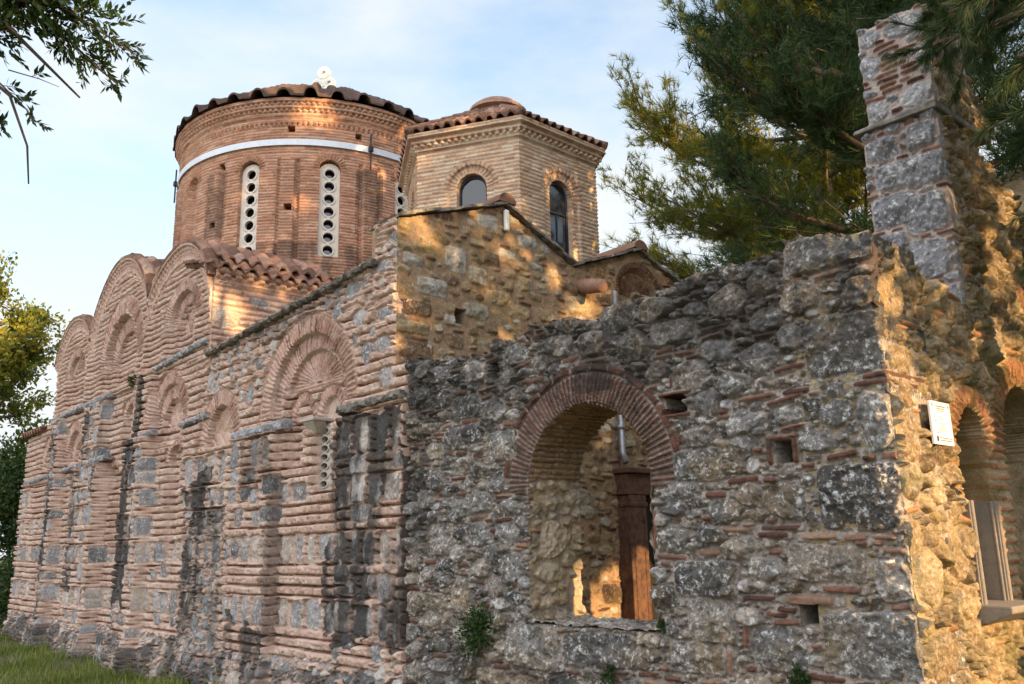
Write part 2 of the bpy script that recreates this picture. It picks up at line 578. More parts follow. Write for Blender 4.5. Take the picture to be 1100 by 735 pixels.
def simple(name, col, rough=.8, var=.25, scale=20, metal=0.0, spec=.3, bump=.3, col2=None):
    m, nt, b, o = new_mat(name)
    tcn = nt.nodes.new('ShaderNodeTexCoord'); vec = tcn.outputs['Object']
    n = noise(nt, scale, 6, .65, vec)
    c2 = col2 or tuple(x * .5 for x in col)
    lo = tuple(col[i] * (1 - var) + c2[i] * var for i in range(3))
    c = ramp(nt, n, [(.35, lo), (.65, col)])
    nt.links.new(c, b.inputs['Base Color'])
    b.inputs['Roughness'].default_value = rough; b.inputs['Metallic'].default_value = metal
    b.inputs['Specular IOR Level'].default_value = spec
    if bump:
        bp = nt.nodes.new('ShaderNodeBump'); bp.inputs['Strength'].default_value = bump; bp.inputs['Distance'].default_value = .01
        nt.links.new(noise(nt, scale * 3, 5, .6, vec), bp.inputs['Height']); nt.links.new(bp.outputs[0], b.inputs['Normal'])
    return m


def leaf_mat(name, c0, c1, trans=.35, rough=.55, yellow=None):
    m, nt, b, o = new_mat(name)
    at = nt.nodes.new('ShaderNodeAttribute'); at.attribute_name = 'mas'
    sp = nt.nodes.new('ShaderNodeSeparateColor'); nt.links.new(at.outputs['Color'], sp.inputs[0])
    st = [(0, c0), (1, c1)] if yellow is None else [(0, c0), (.7, c1), (1, yellow)]
    c = ramp(nt, sp.outputs[2], st)
    nt.links.new(c, b.inputs['Base Color'])
    b.inputs['Roughness'].default_value = rough; b.inputs['Specular IOR Level'].default_value = .25
    t = nt.nodes.new('ShaderNodeBsdfTranslucent')
    nt.links.new(mix(nt, 1.0, c, (1.5, 1.35, .6), 'MULTIPLY'), t.inputs['Color'])
    ms = nt.nodes.new('ShaderNodeMixShader'); ms.inputs[0].default_value = trans
    nt.links.new(b.outputs[0], ms.inputs[1]); nt.links.new(t.outputs[0], ms.inputs[2])
    nt.links.new(ms.outputs[0], o.inputs[0])
    return m


GREY_STONE = [(0, (.08, .076, .074)), (.25, (.175, .165, .158)), (.5, (.285, .27, .255)), (.7, (.25, .205, .17)), (.85, (.39, .35, .31)), (1, (.49, .49, .51))]
BRICK = [(0, (.10, .05, .038)), (.35, (.18, .085, .06)), (.7, (.26, .135, .095)), (1, (.36, .24, .17))]
m_facade = masonry('facade masonry', [(0, (.15, .15, .16)), (.35, (.25, .25, .265)), (.6, (.34, .34, .355)), (.8, (.40, .32, .25)), (1, (.50, .48, .47))],
                   [(0, (.17, .085, .06)), (.12, (.44, .25, .19)), (.4, (.56, .36, .28)), (.75, (.62, .43, .34)), (1, (.72, .58, .50))],
                   [(.3, (.40, .275, .215)), (.7, (.64, .49, .41))], lichen=.6, black=.22, bump=.7, wash=((.62, .49, .42), .30), speck=.12)
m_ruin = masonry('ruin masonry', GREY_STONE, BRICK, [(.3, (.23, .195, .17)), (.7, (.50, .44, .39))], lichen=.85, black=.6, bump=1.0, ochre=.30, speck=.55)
m_side = masonry('ochre rubble', [(0, (.16, .12, .07)), (.35, (.28, .21, .13)), (.7, (.38, .29, .18)), (1, (.46, .38, .26))],
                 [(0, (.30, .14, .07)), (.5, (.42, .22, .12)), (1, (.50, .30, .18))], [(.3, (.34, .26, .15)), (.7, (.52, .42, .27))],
                 lichen=.3, black=.45, moss=.55, bump=1.0, ochre=.35, speck=.3)  # ochre stone and brick of the side wall and pier flank
m_pier = masonry('pier masonry', [(0, (.15, .15, .165)), (.5, (.27, .27, .29)), (1, (.42, .41, .42))], BRICK,
                 [(.3, (.36, .29, .26)), (.7, (.54, .46, .42))], lichen=.95, black=.15, bump=.8, speck=.2)
m_gable = masonry('ochre masonry', [(0, (.12, .07, .05)), (.2, (.20, .13, .075)), (.45, (.34, .24, .13)), (.7, (.40, .30, .17)), (.88, (.36, .34, .30)), (1, (.48, .45, .41))],
                  BRICK, [(.3, (.26, .17, .11)), (.7, (.42, .29, .18))], lichen=.25, black=.45, moss=.22, bump=.8, ochre=.15, speck=.2)
m_drum = masonry('drum brick', GREY_STONE, [(0, (.34, .155, .095)), (.4, (.47, .24, .15)), (.75, (.55, .30, .20)), (1, (.58, .37, .26))],
                 [(.3, (.30, .17, .11)), (.7, (.46, .29, .20))], lichen=0, black=.28, bump=.5, wash=((.54, .36, .27), .22))
m_hex = masonry('lantern brick', GREY_STONE, [(0, (.34, .19, .12)), (.3, (.46, .29, .19)), (.7, (.54, .38, .26)), (1, (.62, .50, .38))],
                [(.3, (.40, .29, .21)), (.7, (.54, .43, .33))], lichen=0, black=.16, bump=.35)
m_tile = masonry('roof tile', GREY_STONE, [(0, (.12, .07, .05)), (.4, (.22, .12, .085)), (.75, (.31, .18, .13)), (1, (.38, .27, .21))],
                 [(.3, (.2, .13, .1)), (.7, (.3, .2, .15))], lichen=0, black=.55, bump=.5)
m_slab = simple('slab stone', (.40, .40, .43), .9, .9, 9, bump=.9, col2=(.10, .10, .10))
m_coping = simple('coping stone', (.26, .23, .20), .9, .9, 8, bump=.9, col2=(.05, .045, .04))
m_marble = simple('pale marble', (.66, .60, .53), .7, .35, 14, bump=.25, col2=(.45, .38, .30))
m_marble2 = simple('weathered marble', (.46, .41, .36), .8, .6, 18, bump=.4, col2=(.24, .21, .18))
m_white = simple('white marble', (.80, .77, .70), .5, .2, 10, bump=.2)
m_iron = simple('dark iron', (.05, .045, .045), .6, .4, 20, metal=.3)
m_band = simple('grey painted steel band', (.62, .66, .72), .4, .25, 6, metal=.1, bump=.1)
m_pipe = simple('zinc pipe', (.30, .31, .33), .45, .4, 12, metal=.6)
m_door = simple('brown door surround', (.13, .062, .036), .75, .9, 11, bump=.9, col2=(.03, .018, .012))
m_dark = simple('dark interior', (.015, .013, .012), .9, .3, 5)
m_frame = simple('navy window frame', (.02, .026, .045), .45, .2, 20)
m_wood = simple('dark timber', (.06, .045, .035), .8, .4, 12)
m_carve = simple('carved marble', (.22, .195, .165), .75, .6, 22, bump=.5, col2=(.14, .12, .10))
m_bark = simple('bark', (.16, .115, .08), .9, .7, 14, bump=1.0, col2=(.05, .035, .025))
m_twig = simple('twig bark', (.10, .07, .05), .9, .5, 30)
m_plaque = simple('plaque white', (.80, .78, .72), .35, .1, 12, bump=.05)
m_ink = simple('plaque ink', (.14, .14, .17), .6, .2, 30, bump=0)
m_emblem = simple('plaque emblem', (.03, .035, .18), .5, .2, 30, bump=0)
mg, ntg, bg_, og = new_mat('window glass')
bg_.inputs['Base Color'].default_value = (.012, .016, .024, 1); bg_.inputs['Roughness'].default_value = .06
bg_.inputs['Specular IOR Level'].default_value = .9
m_glass = mg
m_pine = leaf_mat('pine needles', (.045, .08, .018), (.17, .19, .035), .50, yellow=(.34, .30, .06))
m_pine2 = leaf_mat('dark pine needles', (.014, .036, .012), (.055, .095, .028), .22)
m_leaf = leaf_mat('mastic leaves', (.015, .035, .010), (.05, .085, .02), .25)
m_wild = leaf_mat('broad leaves', (.03, .06, .012), (.12, .15, .025), .40, yellow=(.34, .30, .05))
m_shrub = leaf_mat('shrub leaves', (.014, .035, .010), (.05, .09, .022), .2)
m_grass = leaf_mat('grass', (.07, .10, .02), (.17, .21, .05), .3, yellow=(.32, .30, .12))

# ------------------------------------------------------------------ ground
mgd, ntd, bd, od = new_mat('ground earth')
vc = ntd.nodes.new('ShaderNodeTexCoord').outputs['Object']
cg = ramp(ntd, noise(ntd, .9, 7, .65, vc), [(.35, (.13, .10, .065)), (.5, (.09, .10, .035)), (.65, (.06, .085, .025))])
cg = mix(ntd, .6, cg, ramp(ntd, noise(ntd, 30, 5, .7, vc), [(.3, (.45, .45, .45)), (.7, (1.3, 1.3, 1.3))]), 'MULTIPLY')
ntd.links.new(cg, bd.inputs['Base Color']); bd.inputs['Roughness'].default_value = .95
bpn = ntd.nodes.new('ShaderNodeBump'); bpn.inputs['Distance'].default_value = .05
ntd.links.new(noise(ntd, 18, 6, .7, vc), bpn.inputs['Height']); ntd.links.new(bpn.outputs[0], bd.inputs['Normal'])

def ground_z(x, y):
    q = np.clip((np.asarray(x) - 13) / 26, 0, 1)  # added rise out of view at +X, blocks low sky glow
    return 10.5 * q * q * (3 - 2 * q) - 0.52 + 0.05 * np.sin(x * .9 + 1) * np.cos(y * 1.1) + .03 * np.sin(x * 2.3 + y * 1.7)

gx = np.concatenate([np.linspace(-900, -60, 12), np.linspace(-50, 15, 130), np.linspace(25, 900, 12)])
gy = np.concatenate([np.linspace(-900, -20, 10), np.linspace(-15, 35, 100), np.linspace(45, 900, 12)])
GX, GY = np.meshgrid(gx, gy)
GZ = ground_z(GX, GY)
gp = np.stack([GX, GY, GZ], -1)
g_o = build_grid('ground', gp, np.zeros(gp.shape[:2] + (4,)), np.ones((len(gy) - 1, len(gx) - 1), bool), mgd)
g_o['kind'] = 'structure'

# ------------------------------------------------------------------ the church
church = thing('church', 'large Byzantine brick church with round dome drum and arched gables behind the ruined wall', 'church', (-17.5, 10.8, -0.5))

def gable(x, c, rl, rr, zl, zr, pk):
    t = np.where(x < c, (c - x) / rl, (x - c) / rr)
    zs = np.where(x < c, zl, zr)
    q = np.clip(1 - np.clip(t, 0, 1) ** 2.0, 0, 1)
    return zs + (pk - zs) * (.45 * np.sqrt(q) + .55 * q)

G1 = (-23.25, 1.40, 1.5, 6.45, 6.75, 7.42)
G2 = (-19.80, 2.0, 1.92, 6.55, 6.75, 8.10)
G3 = (-16.22, 1.70, 1.42, 6.65, 6.50, 7.46)

def facade_top(x):
    z = np.where(x > -8.9, 3.84, np.where(x > -9.38, 5.84, 5.30 + (x + 9.38) * .055))
    z = np.where(x < -14.80, gable(x, *G3), z)
    z = np.where(x < -17.90, gable(x, *G2), z)
    z = np.where(x < -21.75, gable(x, *G1), z)
    z = np.where(x < -24.65, 4.98 + (x + 24.65) * .10, z)
    return z

fc = Panel(-27.0, -8.62, -0.7, 8.25, 0.010, 11)
U, V = fc.U, fc.V
fc.hole = V > facade_top(U)
# base relief ---------------------------------------------------------------
def rect(x0, x1, z0, z1):
    return (U > x0) & (U < x1) & (V > z0) & (V < z1)
B = fc.B
B[rect(-12.0, -10.22, -1, 3.6)] = -.06                      # bay A
B[fc.arch(-11.2, 3.58, 1.41, 1.37, 3.4)] = 0.0
B[fc.arch(-11.2, 3.58, 1.13, 1.10, 3.3)] = -.10
B[fc.arch(-11.13, 3.58, .86, .86, 3.3)] = -.18
B[fc.arch(-11.55, 3.43, .27, .28, 2.75)] = -.22
B[fc.arch(-10.75, 3.43, .27, .28, 2.40)] = -.24
B[rect(-15.0, -13.65, 2.95, 3.36)] = -.04
B[fc.arch(-14.12, 3.36, .52, .66, 3.34)] = -.11             # bay B
B[fc.arch(-16.5, 4.0, .70, .74, 3.55)] = -.08               # bay C
B[fc.arch(-16.45, 4.0, .44, .46, 3.7)] = -.16
B[fc.arch(-16.05, 3.2, .34, .34, 1.5)] = -.16
B[rect(-20.05, -18.5, -1, 5.0)] = -.06                      # bay D
B[fc.arch(-18.9, 4.35, .33, .33, 3.72)] = -.18
B[fc.arch(-19.65, 3.15, .32, .30, 2.9)] = -.18
B[fc.arch(-18.75, 3.25, .30, .28, 2.9)] = -.18
B[fc.arch(-19.15, 2.85, .42, .42, 1.6)] = -.20
B[rect(-23.5, -21.95, -1, 3.75)] = -.08                     # bay E
B[fc.arch(-22.6, 3.8, .60, .72, 3.75)] = -.12
B[fc.arch(-22.6, 3.8, .34, .44, 3.4)] = -.19
B[fc.arch(-22.5, 3.2, .30, .3, 1.8)] = -.17
B[fc.arch(-24.7, 3.75, .48, .62, 3.55)] = -.10              # bay F
B[fc.arch(-24.55, 3.3, .16, .16, 2.5)] = -.25
for (x0, x1, z1, dp) in [(-10.2, -8.6, 3.38, .03), (-13.45, -11.95, 3.35, .09), (-18.2, -17.05, 3.80, .24), (-18.0, -17.2, 5.15, .14), (-21.6, -19.85, 3.52, .24), (-21.4, -20.1, 4.95, .15), (-23.9, -23.3, 4.9, .20), (-27.0, -26.2, 3.5, .06)]:
    m = rect(x0, x1, -1, z1); B[m] = np.maximum(B[m], dp)
for (g, cx, zs, rs_) in [(G3, -16.12, 5.90, [(.95, .84, .02), (.66, .60, -.10), (.40, .36, -.18)]), (G2, -19.62, 5.65, [(1.48, 1.56, .02), (1.08, 1.12, -.13), (.72, .76, -.25)]), (G1, -23.05, 5.95, [(.86, .70, .02), (.56, .46, -.08), (.34, .28, -.14)])]:
    for rx, rz, dp in rs_:
        B[fc.arch(cx, zs, rx, rz, 5.15)] = dp
for xx in (-17.92, -21.78):                                  # half-round shafts between the gables
    m = rect(xx - .22, xx + .22, 5.1, 6.7); B[m] = .07 - .10 * np.abs((U[m] - xx) / .22) ** 2
base = np.clip((.22 + .12 * fc.n3 - V) / .5, 0, 1)           # rough foundation spreads out
B += base * (.12 + .12 * fc.n3)
# arch rings ------------------------------------------------------------------
fc.ring(-11.2, 3.58, 1.41, 1.37, .80, 1, 52, .034, fr=.56)
fc.ring(-11.2, 3.58, 1.13, 1.10, .765, 1, 44, .034, fr=.56)
fc.ring(-11.13, 3.95, .82, .50, .1, .97, 21, .03, fr=.5)      # fan of tiles in the tympanum
for cx in (-11.55, -10.75):
    fc.ring(cx, 3.43, .43, .46, .60, 1.0, 15, .034, fr=.56)
fc.ring(-11.2, 3.58, 1.46, 1.42, .965, 1, 12, .03, fr=.94)
fc.ring(-14.12, 3.36, .86, .96, .955, 1, 9, .03, fr=.94); fc.ring(-16.5, 4.0, .99, 1.04, .96, 1, 10, .03, fr=.94)
fc.ring(-14.12, 3.36, .82, .92, .66, 1, 30, .034, fr=.56)
fc.ring(-16.5, 4.0, .95, 1.0, .74, 1, 38, .034, fr=.56); fc.ring(-16.5, 4.0, .70, .74, .64, 1, 28, .034, fr=.56)
fc.ring(-16.05, 3.2, .46, .46, .72, 1, 16, .034, fr=.56)
fc.ring(-18.9, 4.35, .48, .48, .68, 1, 16, .034, fr=.56)
fc.ring(-19.65, 3.15, .46, .44, .68, 1, 14, .034, fr=.56); fc.ring(-18.75, 3.25, .44, .42, .68, 1, 14, .034, fr=.56)
fc.ring(-22.6, 3.8, .85, .98, .70, 1, 32, .034, fr=.56); fc.ring(-22.6, 3.8, .60, .72, .58, 1, 24, .034, fr=.56)
fc.ring(-24.7, 3.75, .72, .90, .68, 1, 28, .034, fr=.56)
fc.ring(-16.12, 5.90, .95, .84, .70, 1, 40, .034, fr=.56); fc.ring(-16.12, 5.90, .66, .60, .62, 1, 30, .034, fr=.56)
fc.ring(-16.12, 5.70, .38, .50, .1, .95, 13, .03, fr=.55)
fc.ring(-19.62, 5.65, 1.48, 1.56, .74, 1, 62, .034, fr=.56); fc.ring(-19.62, 5.65, 1.08, 1.12, .68, 1, 48, .034, fr=.56)
fc.ring(-23.05, 5.95, .86, .70, .66, 1, 36, .034, fr=.56); fc.ring(-23.05, 5.95, .56, .46, .62, 1, 26, .034, fr=.56)
# moulded bands and dentils that follow the gables
for g, x0, x1, c in ((G3, -17.90, -14.80, -16.5), (G2, -21.75, -17.90, -20.15), (G1, -24.65, -21.75, -23.65)):
    m0 = (U > x0) & (U < x1)
    gz = gable(U, *g)
    dx = np.gradient(gz, fc.r, axis=1)
    d = (gz - V) / np.sqrt(1 + np.clip(dx, -3, 3) ** 2)
    arc = np.cumsum(np.sqrt(1 + np.clip(dx, -3, 3) ** 2), axis=1) * fc.r
    for d0, d1, proj, per in ((.0, .07, .13, 0), (.07, .15, .10, .13), (.15, .20, .06, 0), (.20, .27, .06, .11), (.27, .32, .05, 0), (.36, .41, .03, 0)):
        m = m0 & (d >= d0) & (d < d1)
        q = np.ones_like(U)
        if per:
            q = (((arc / per) % 1) < .52).astype(np.float32)
        B[m] = np.maximum(B[m], 0) * .3 + (proj * q)[m]
        fc.C[m] = np.stack([np.where(q > .5, .9, .2), 0 * U, .35 + .3 * h2(np.floor(arc / .2), d0), 0 * U], -1)[m]
        fc.H[m] = (.006 * fc.n2)[m]
        fc.occ |= m
m = fc.arch(-10.75, 3.43, .27, .28, 2.40); fc.occ |= m; fc.C[m] = (0, 0, .5, 0)
# zig-zag tympana
for cx, z0, rx, rz in ((-14.12, 3.36, .52, .62), (-16.45, 3.98, .42, .44), (-22.6, 3.8, .32, .40)):
    m = fc.arch(cx, z0, rx, rz, z0 - .02) & ~fc.occ
    t = ((U - cx) * np.sign(np.sin((V - z0) * 9 + 1.2)) + (V - z0) * 1.1) / .085 + .2 * fc.n1
    f = t - np.floor(t); q = (f < .55)
    fc.H[m] = (.022 * q)[m]; fc.C[m] = np.stack([np.where(q, .95, .1), 0 * U, h2(np.floor(t), 2.0), 0 * U], -1)[m]
    fc.occ |= m
# brick line under the fan
fc.piece(-11.1, 3.93, 1.62, .045, 1, .03, 8, 0, True, .1)
# round boss and framed stones
fc.piece(-13.02, 4.03, .28, .36, 2, .05, 2, 0, True, .04, rnd=.45)
fc.ring(-13.02, 4.03, .20, .24, .74, 1, 2, .02, -PI, PI, fr=.95)
# rows of upright stones -------------------------------------------------------
def stone_row(z0, z1, x0, x1, wmin=.26, wmax=.50, skip=.06, gap=.075, kind=2):
    x = x0
    while x < x1 - .12:
        w = fc.rs.uniform(wmin, wmax)
        if x + w > x1:
            w = x1 - x
        if fc.rs.rand() > skip and w > .1:
            hz = (z1 - z0) * fc.rs.uniform(.8, 1.0)
            fc.piece(x + w / 2, (z0 + z1) / 2 + fc.rs.uniform(-.02, .02), w - gap, hz, kind, fc.rs.uniform(.03, .05), fc.rs.uniform(5, 7), 0, False, .10, .022, .05)
            if fc.rs.rand() < .5:
                fc.piece(x + w + .0, (z0 + z1) / 2, .035, (z1 - z0) * .9, 1, .02, 6, 0, False, .1, .006, .05)
        x += w + fc.rs.uniform(0, .05)
for x0, x1 in [(-26.9, -24.3), (-24.2, -23.5), (-23.45, -22.0), (-21.9, -20.1), (-20.0, -18.5), (-18.4, -17.25), (-17.2, -15.4), (-15.3, -13.7), (-13.6, -12.05), (-11.95, -10.3), (-10.25, -8.7)]:
    dz = fc.rs.uniform(-.04, .04)
    stone_row(1.44 + dz, 1.83 + dz, x0, x1); stone_row(.56 + dz, .96 + dz, x0, x1)
for x0, x1, z0, z1 in [(-26.9, -25.3, 2.15, 2.5), (-25.2, -23.6, 2.25, 2.5), (-21.9, -20.1, 2.2, 2.62), (-18.4, -17.3, 2.35, 2.8), (-17.2, -16.6, 2.5, 2.8), (-15.6, -13.75, 2.35, 2.62), (-15.6, -13.75, 2.75, 3.2), (-13.6, -12.05, 2.3, 2.55), (-11.95, -10.3, 2.28, 2.55), (-13.55, -12.0, 2.85, 3.28), (-10.2, -8.7, 2.75, 3.28), (-10.2, -8.7, 2.15, 2.5), (-26.9, -26.2, 2.9, 3.3), (-15.45, -14.9, 2.85, 3.25), (-24.2, -23.5, 3.0, 3.4)]:
    stone_row(z0, z1, x0, x1)
# upper zone of the narthex: squared stones among bricks
for (x, z, w, h) in [(-9.95, 5.05, .42, .30), (-9.75, 4.62, .4, .28), (-9.2, 5.2, .36, .17), (-9.65, 5.5, .2, .2), (-9.15, 4.55, .42, .2), (-9.2, 4.15, .46, .24), (-9.55, 4.1, .3, .34), (-9.1, 3.72, .4, .3), (-9.62, 3.9, .25, .2), (-10.35, 4.85, .3, .36), (-12.75, 4.5, .26, .25), (-13.0, 4.6, .2, .22), (-13.35, 4.5, .22, .3), (-13.75, 4.52, .24, .3), (-14.6, 4.5, .32, .42), (-14.35, 4.35, .2, .3), (-12.3, 4.72, .3, .2), (-12.0, 4.95, .3, .18), (-13.3, 4.05, .26, .26), (-9.75, 3.95, .22, .2), (-11.95, 4.6, .22, .2), (-9.0, 5.55, .3, .18), (-15.2, 6.05, .62, .36)]:
    fc.piece(x, z, w, h, 2, .04, 4, fc.rs.normal() * .05, False, .16, .02, .2)
zone = rect(-15.0, -8.62, 3.95, 5.9)
fc.rubble([(.16, .30, .5, 1.0, 250), (.10, .2, .5, .9, 250)], zone & (fc.n3 > -.15), ht=(.02, .04))
fc.bricks_in_gaps(900, zone, (.15, .4), (.035, .05), .03, .1)
# blocks built into the piers
for x0, x1, z0, z1, n_ in [(-18.15, -17.1, .3, 3.7, 130), (-21.55, -19.9, .3, 3.4, 160), (-23.9, -23.3, .3, 4.7, 110), (-13.4, -12.0, 1.9, 3.25, 60), (-26.9, -26.0, .4, 3.4, 60), (-21.4, -20.1, 3.7, 4.9, 60), (-17.2, -15.2, .4, 1.4, 40)]:
    for _ in range(n_):
        fc.piece(fc.rs.uniform(x0, x1), fc.rs.uniform(z0, z1), fc.rs.uniform(.2, .5), fc.rs.uniform(.16, .42), 2, fc.rs.uniform(.03, .05), 6, 0, False, .12, .02, .02, rnd=fc.rs.uniform(.0, .65))
for _ in range(220):
    fc.piece(fc.rs.uniform(-10.15, -8.75), fc.rs.uniform(.3, 3.3), fc.rs.uniform(.18, .5), fc.rs.uniform(.14, .36), 2, fc.rs.uniform(.035, .06), 6, 0, False, .14, .02, .02, rnd=fc.rs.uniform(.0, .55))
# rough rubble: foundation and the patched bay
zone = (V < .20 + .12 * fc.n3) | rect(-15.4, -13.72, -1, 2.3 + 0) | (rect(-10.25, -8.62, -1, 2.2) & (fc.n3 > -.05))
fc.rubble([(.3, .5, .5, .9, 150), (.2, .34, .5, 1, 900), (.12, .2, .5, 1, 2500), (.07, .12, .5, 1, 3000)], zone, ht=(.03, .07))
# everything else: thick courses of brick and mortar
low = V < 5.0
zb = np.array([-27, -26.1, -23.9, -23.3, -21.6, -19.85, -18.2, -17.05, -15.3, -13.45, -11.95, -10.2, -8.6])
fc.phase = (h2(np.searchsorted(zb, U).astype(np.float32), 4.0) * .137).astype(np.float32) * (V < 3.4)
fc.courses(low, .137, .80, .72, .055, .42, .012, 1.0, seed=1.0, rag=.30, end=.007, groove=0.0, gd=.035)
fc.courses(~low, .110, .76, .6, .052, .48, .008, 1.0, seed=2.0, rag=.22, end=.007, groove=0.0, gd=.03)
# weathering: black streaks on the proud piers
for x0, x1, z0, z1, a in [(-10.3, -8.6, .4, 3.45, .95), (-18.3, -17.5, .5, 5.1, .95), (-15.4, -14.4, -.6, 2.9, .9), (-14.4, -13.7, -.6, 2.2, .6), (-24.0, -23.4, .2, 4.7, .85), (-21.6, -20.9, 1.0, 4.9, .7), (-13.65, -12.0, -.6, .5, .8), (-13.0, -12.0, 2.3, 3.3, .5), (-10.55, -10.2, .6, 3.1, .8), (-27, -8, -.7, .12, .65), (-20.2, -19.8, 3.0, 5.0, .6), (-15.0, -9.4, 5.0, 5.4, .4), (-12.1, -11.8, .3, 2.6, .5)]:
    Un = U + .22 * fc.n3 + .07 * fc.n1; Vn = V + .5 * fc.n3
    fc.stain((Un > x0) & (Un < x1) & (Vn > z0) & (Vn < z1), a, .9)
xs = [-27.0]
while xs[-1] < -8.62:
    xs.append(xs[-1] + .0115 + .010 * max(0, min(1, (-11 - xs[-1]) / 14)))
xs[-1] = -8.62
facade = fc.build('facade', lambda u, v, h: np.stack([u, 6.0 - h, v], -1), m_facade, church, us=np.array(xs), vs=np.arange(-.7, 8.25, .0115), thick=.55, rough=.006)
del fc, B, U, V

# end wall with the small gables (faces +X)
GY_PTS = [(6.0, 5.80), (7.83, 6.42), (9.25, 5.78), (10.8, 6.36), (12.35, 5.78), (13.8, 6.42), (15.6, 5.80)]
ew = Panel(6.0, 15.6, -.6, 6.5, .0155, 23)
U, V = ew.U, ew.V
top = np.interp(U, [p[0] for p in GY_PTS], [p[1] for p in GY_PTS])
ew.hole = V > top
ew.hole |= (np.abs(U - 7.02) < .085) & (np.abs(V - 4.62) < .10)
for (y, z, w, h) in [(6.45, 5.47, .4, .14), (6.95, 5.42, .36, .36), (7.35, 5.25, .32, .26), (7.6, 5.55, .3, .2), (6.55, 4.95, .5, .24), (7.75, 5.0, .42, .2), (8.2, 5.3, .35, .2), (6.3, 4.05, .55, .26), (6.25, 4.35, .5, .16), (6.3, 4.62, .5, .2), (8.6, 5.3, .3, .16), (7.3, 4.75, .44, .22), (8.1, 4.85, .4, .2), (8.7, 4.9, .4, .2)]:
    ew.piece(y, z, w, h, 2, .03, 5, 0, True, .12, .015)
ew.ring(10.8, 5.55, .62, .62, .78, 1, 40, .03); ew.ring(10.8, 5.55, .44, .44, .3, .95, 26, .02, fr=.6)
ew.B[ew.arch(10.8, 5.55, .46, .46, 5.0)] = -.08
al = V > -.6
ew.rubble([(.3, .52, .35, .6, 500), (.2, .34, .35, .7, 1800), (.12, .2, .4, .8, 2500)], al, ht=(.012, .03), p=(3.5, 6), irr=.16)
ew.bricks_in_gaps(3500, al, (.12, .34), (.03, .045), .02, .05)
ew.H *= 1.7
ew.stain((U > 9.0) & (V < 3.2), .35)
end_wall = ew.build('end_wall', lambda u, v, h: np.stack([-8.9 + h, u, v], -1), m_gable, church, thick=.6)
del ew, U, V

# side of the naos above the narthex roof (faces +X at X=-14.88)
ns = Panel(6.0, 15.6, 4.9, 6.62, .016, 31)
ns.piece(6.25, 5.72, .6, .42, 2, .05, 3, 0, True, .2, rnd=.78)
for y in (6.9, 7.5): ns.piece(y, 6.12, .38, .18, 2, .03, 4, 0, True, .15, rnd=.5)
ns.courses(ns.V > 0, .115, .7, .7, .045, .75, .014, .1, seed=4.0)
m = ns.V > 6.38; ns.B[m] = .05
m = (ns.V > 6.46) & (ns.V < 6.55); ns.B[m] = np.where(((ns.U / .22) % 1) < .5, .12, .05)[m]
m = ns.V > 6.55; ns.B[m] = .14
ns.build('side_wall', lambda u, v, h: np.stack([-14.80 + h, u, v], -1), m_facade, church, thick=.4)
del ns

# rear and west walls, plain
mb = MB()
mb.box(-26.9, -9.5, 15.1, 15.6, -.6, 5.0); mb.box(-25.0, -14.9, 15.0, 15.5, 5.0, 6.7); mb.box(-26.95, -26.4, 6.5, 15.6, -.6, 4.7); mb.box(-25.0, -24.6, 6.5, 15.5, 4.7, 6.7)
mb.build('rear_wall', m_facade, church)


# ------------------------------------------------------------------ tiles
def tile_h(u, v, per=.26, ov=.36, seed=0.0, ch=.085):
    k = np.floor(u / per)
    x = u / per - k
    c = np.clip(np.abs(x - .5) / .30, 0, 1)
    cover = np.where(np.abs(x - .5) < .30, ch * np.sqrt(1 - c ** 2), 0)
    pan = .03 * (np.minimum(x, 1 - x) / .2) ** 2 * (np.abs(x - .5) >= .30)
    off = h2(k, 1.3, seed) * .3
    fr = v / ov + off; r = np.floor(fr); fr = fr - r
    return cover + np.where(cover > 0, .03, .01) * (1 - fr) + .016 * (h2(k, r, seed) - .5) + pan, h2(k, r, seed + 2)


def tile_roof(name, pos, u0, u1, v0, v1, parent, du=.02, dv=.05, per=.26, keep=None, thick=.035, ov=.36, seed=0.0, mat=None, ch=.085):
    u = np.arange(u0, u1 + du / 2, du); v = np.arange(v0, v1 + dv / 2, dv)
    Ug, Vg = np.meshgrid(u, v)
    h, r = tile_h(Ug, Vg, per, ov, seed, ch)
    C = np.stack([np.ones_like(h), 0 * h, r, 0 * h], -1)
    K = np.ones((len(v) - 1, len(u) - 1), bool)
    if keep is not None:
        kk = keep(Ug, Vg); K = kk[:-1, :-1] & kk[1:, :-1] & kk[:-1, 1:] & kk[1:, 1:]
    return build_grid(name, pos(Ug, Vg, h), C, K, mat or m_tile, parent, pos(Ug, Vg, h - thick))


# vault roofs behind the three gables: tiles run down the curve, path first
def vault(g, x0, x1, y1, seed):
    x = np.linspace(x0, x1, 90); z = gable(x, *g) + .02
    s = np.concatenate([[0], np.cumsum(np.hypot(np.diff(x), np.diff(z)))])
    n = int(s[-1] / .035); sp = np.linspace(0, s[-1], n)
    X = np.interp(sp, s, x); Z = np.interp(sp, s, z)
    tx = np.gradient(X); tz = np.gradient(Z); L = np.hypot(tx, tz); nxn, nz_ = -tz / L, tx / L
    yv = np.arange(5.86, y1, .025)
    S, Y = np.meshgrid(sp, yv)
    h, r = tile_h(Y + .13, S, .30, .38, seed, .07)
    lip = np.where(Y < 5.98, .03 * np.sign(np.sin(S * 9)) * 0 + .02, 0)
    P = lambda hh: np.stack([X[None, :] + nxn[None, :] * hh, Y, Z[None, :] + nz_[None, :] * hh], -1)
    C = np.stack([np.ones_like(h), 0 * h, r, 0 * h], -1)
    return build_grid('vault_roof', P(h + lip), C, np.ones((len(yv) - 1, n - 1), bool), m_tile, church, P(h * 0 - .035 + lip * 0))
vault(G3, -17.88, -14.72, 8.6, 1.0); vault(G2, -21.80, -17.86, 8.2, 2.0); vault(G1, -24.75, -21.80, 8.6, 3.0)

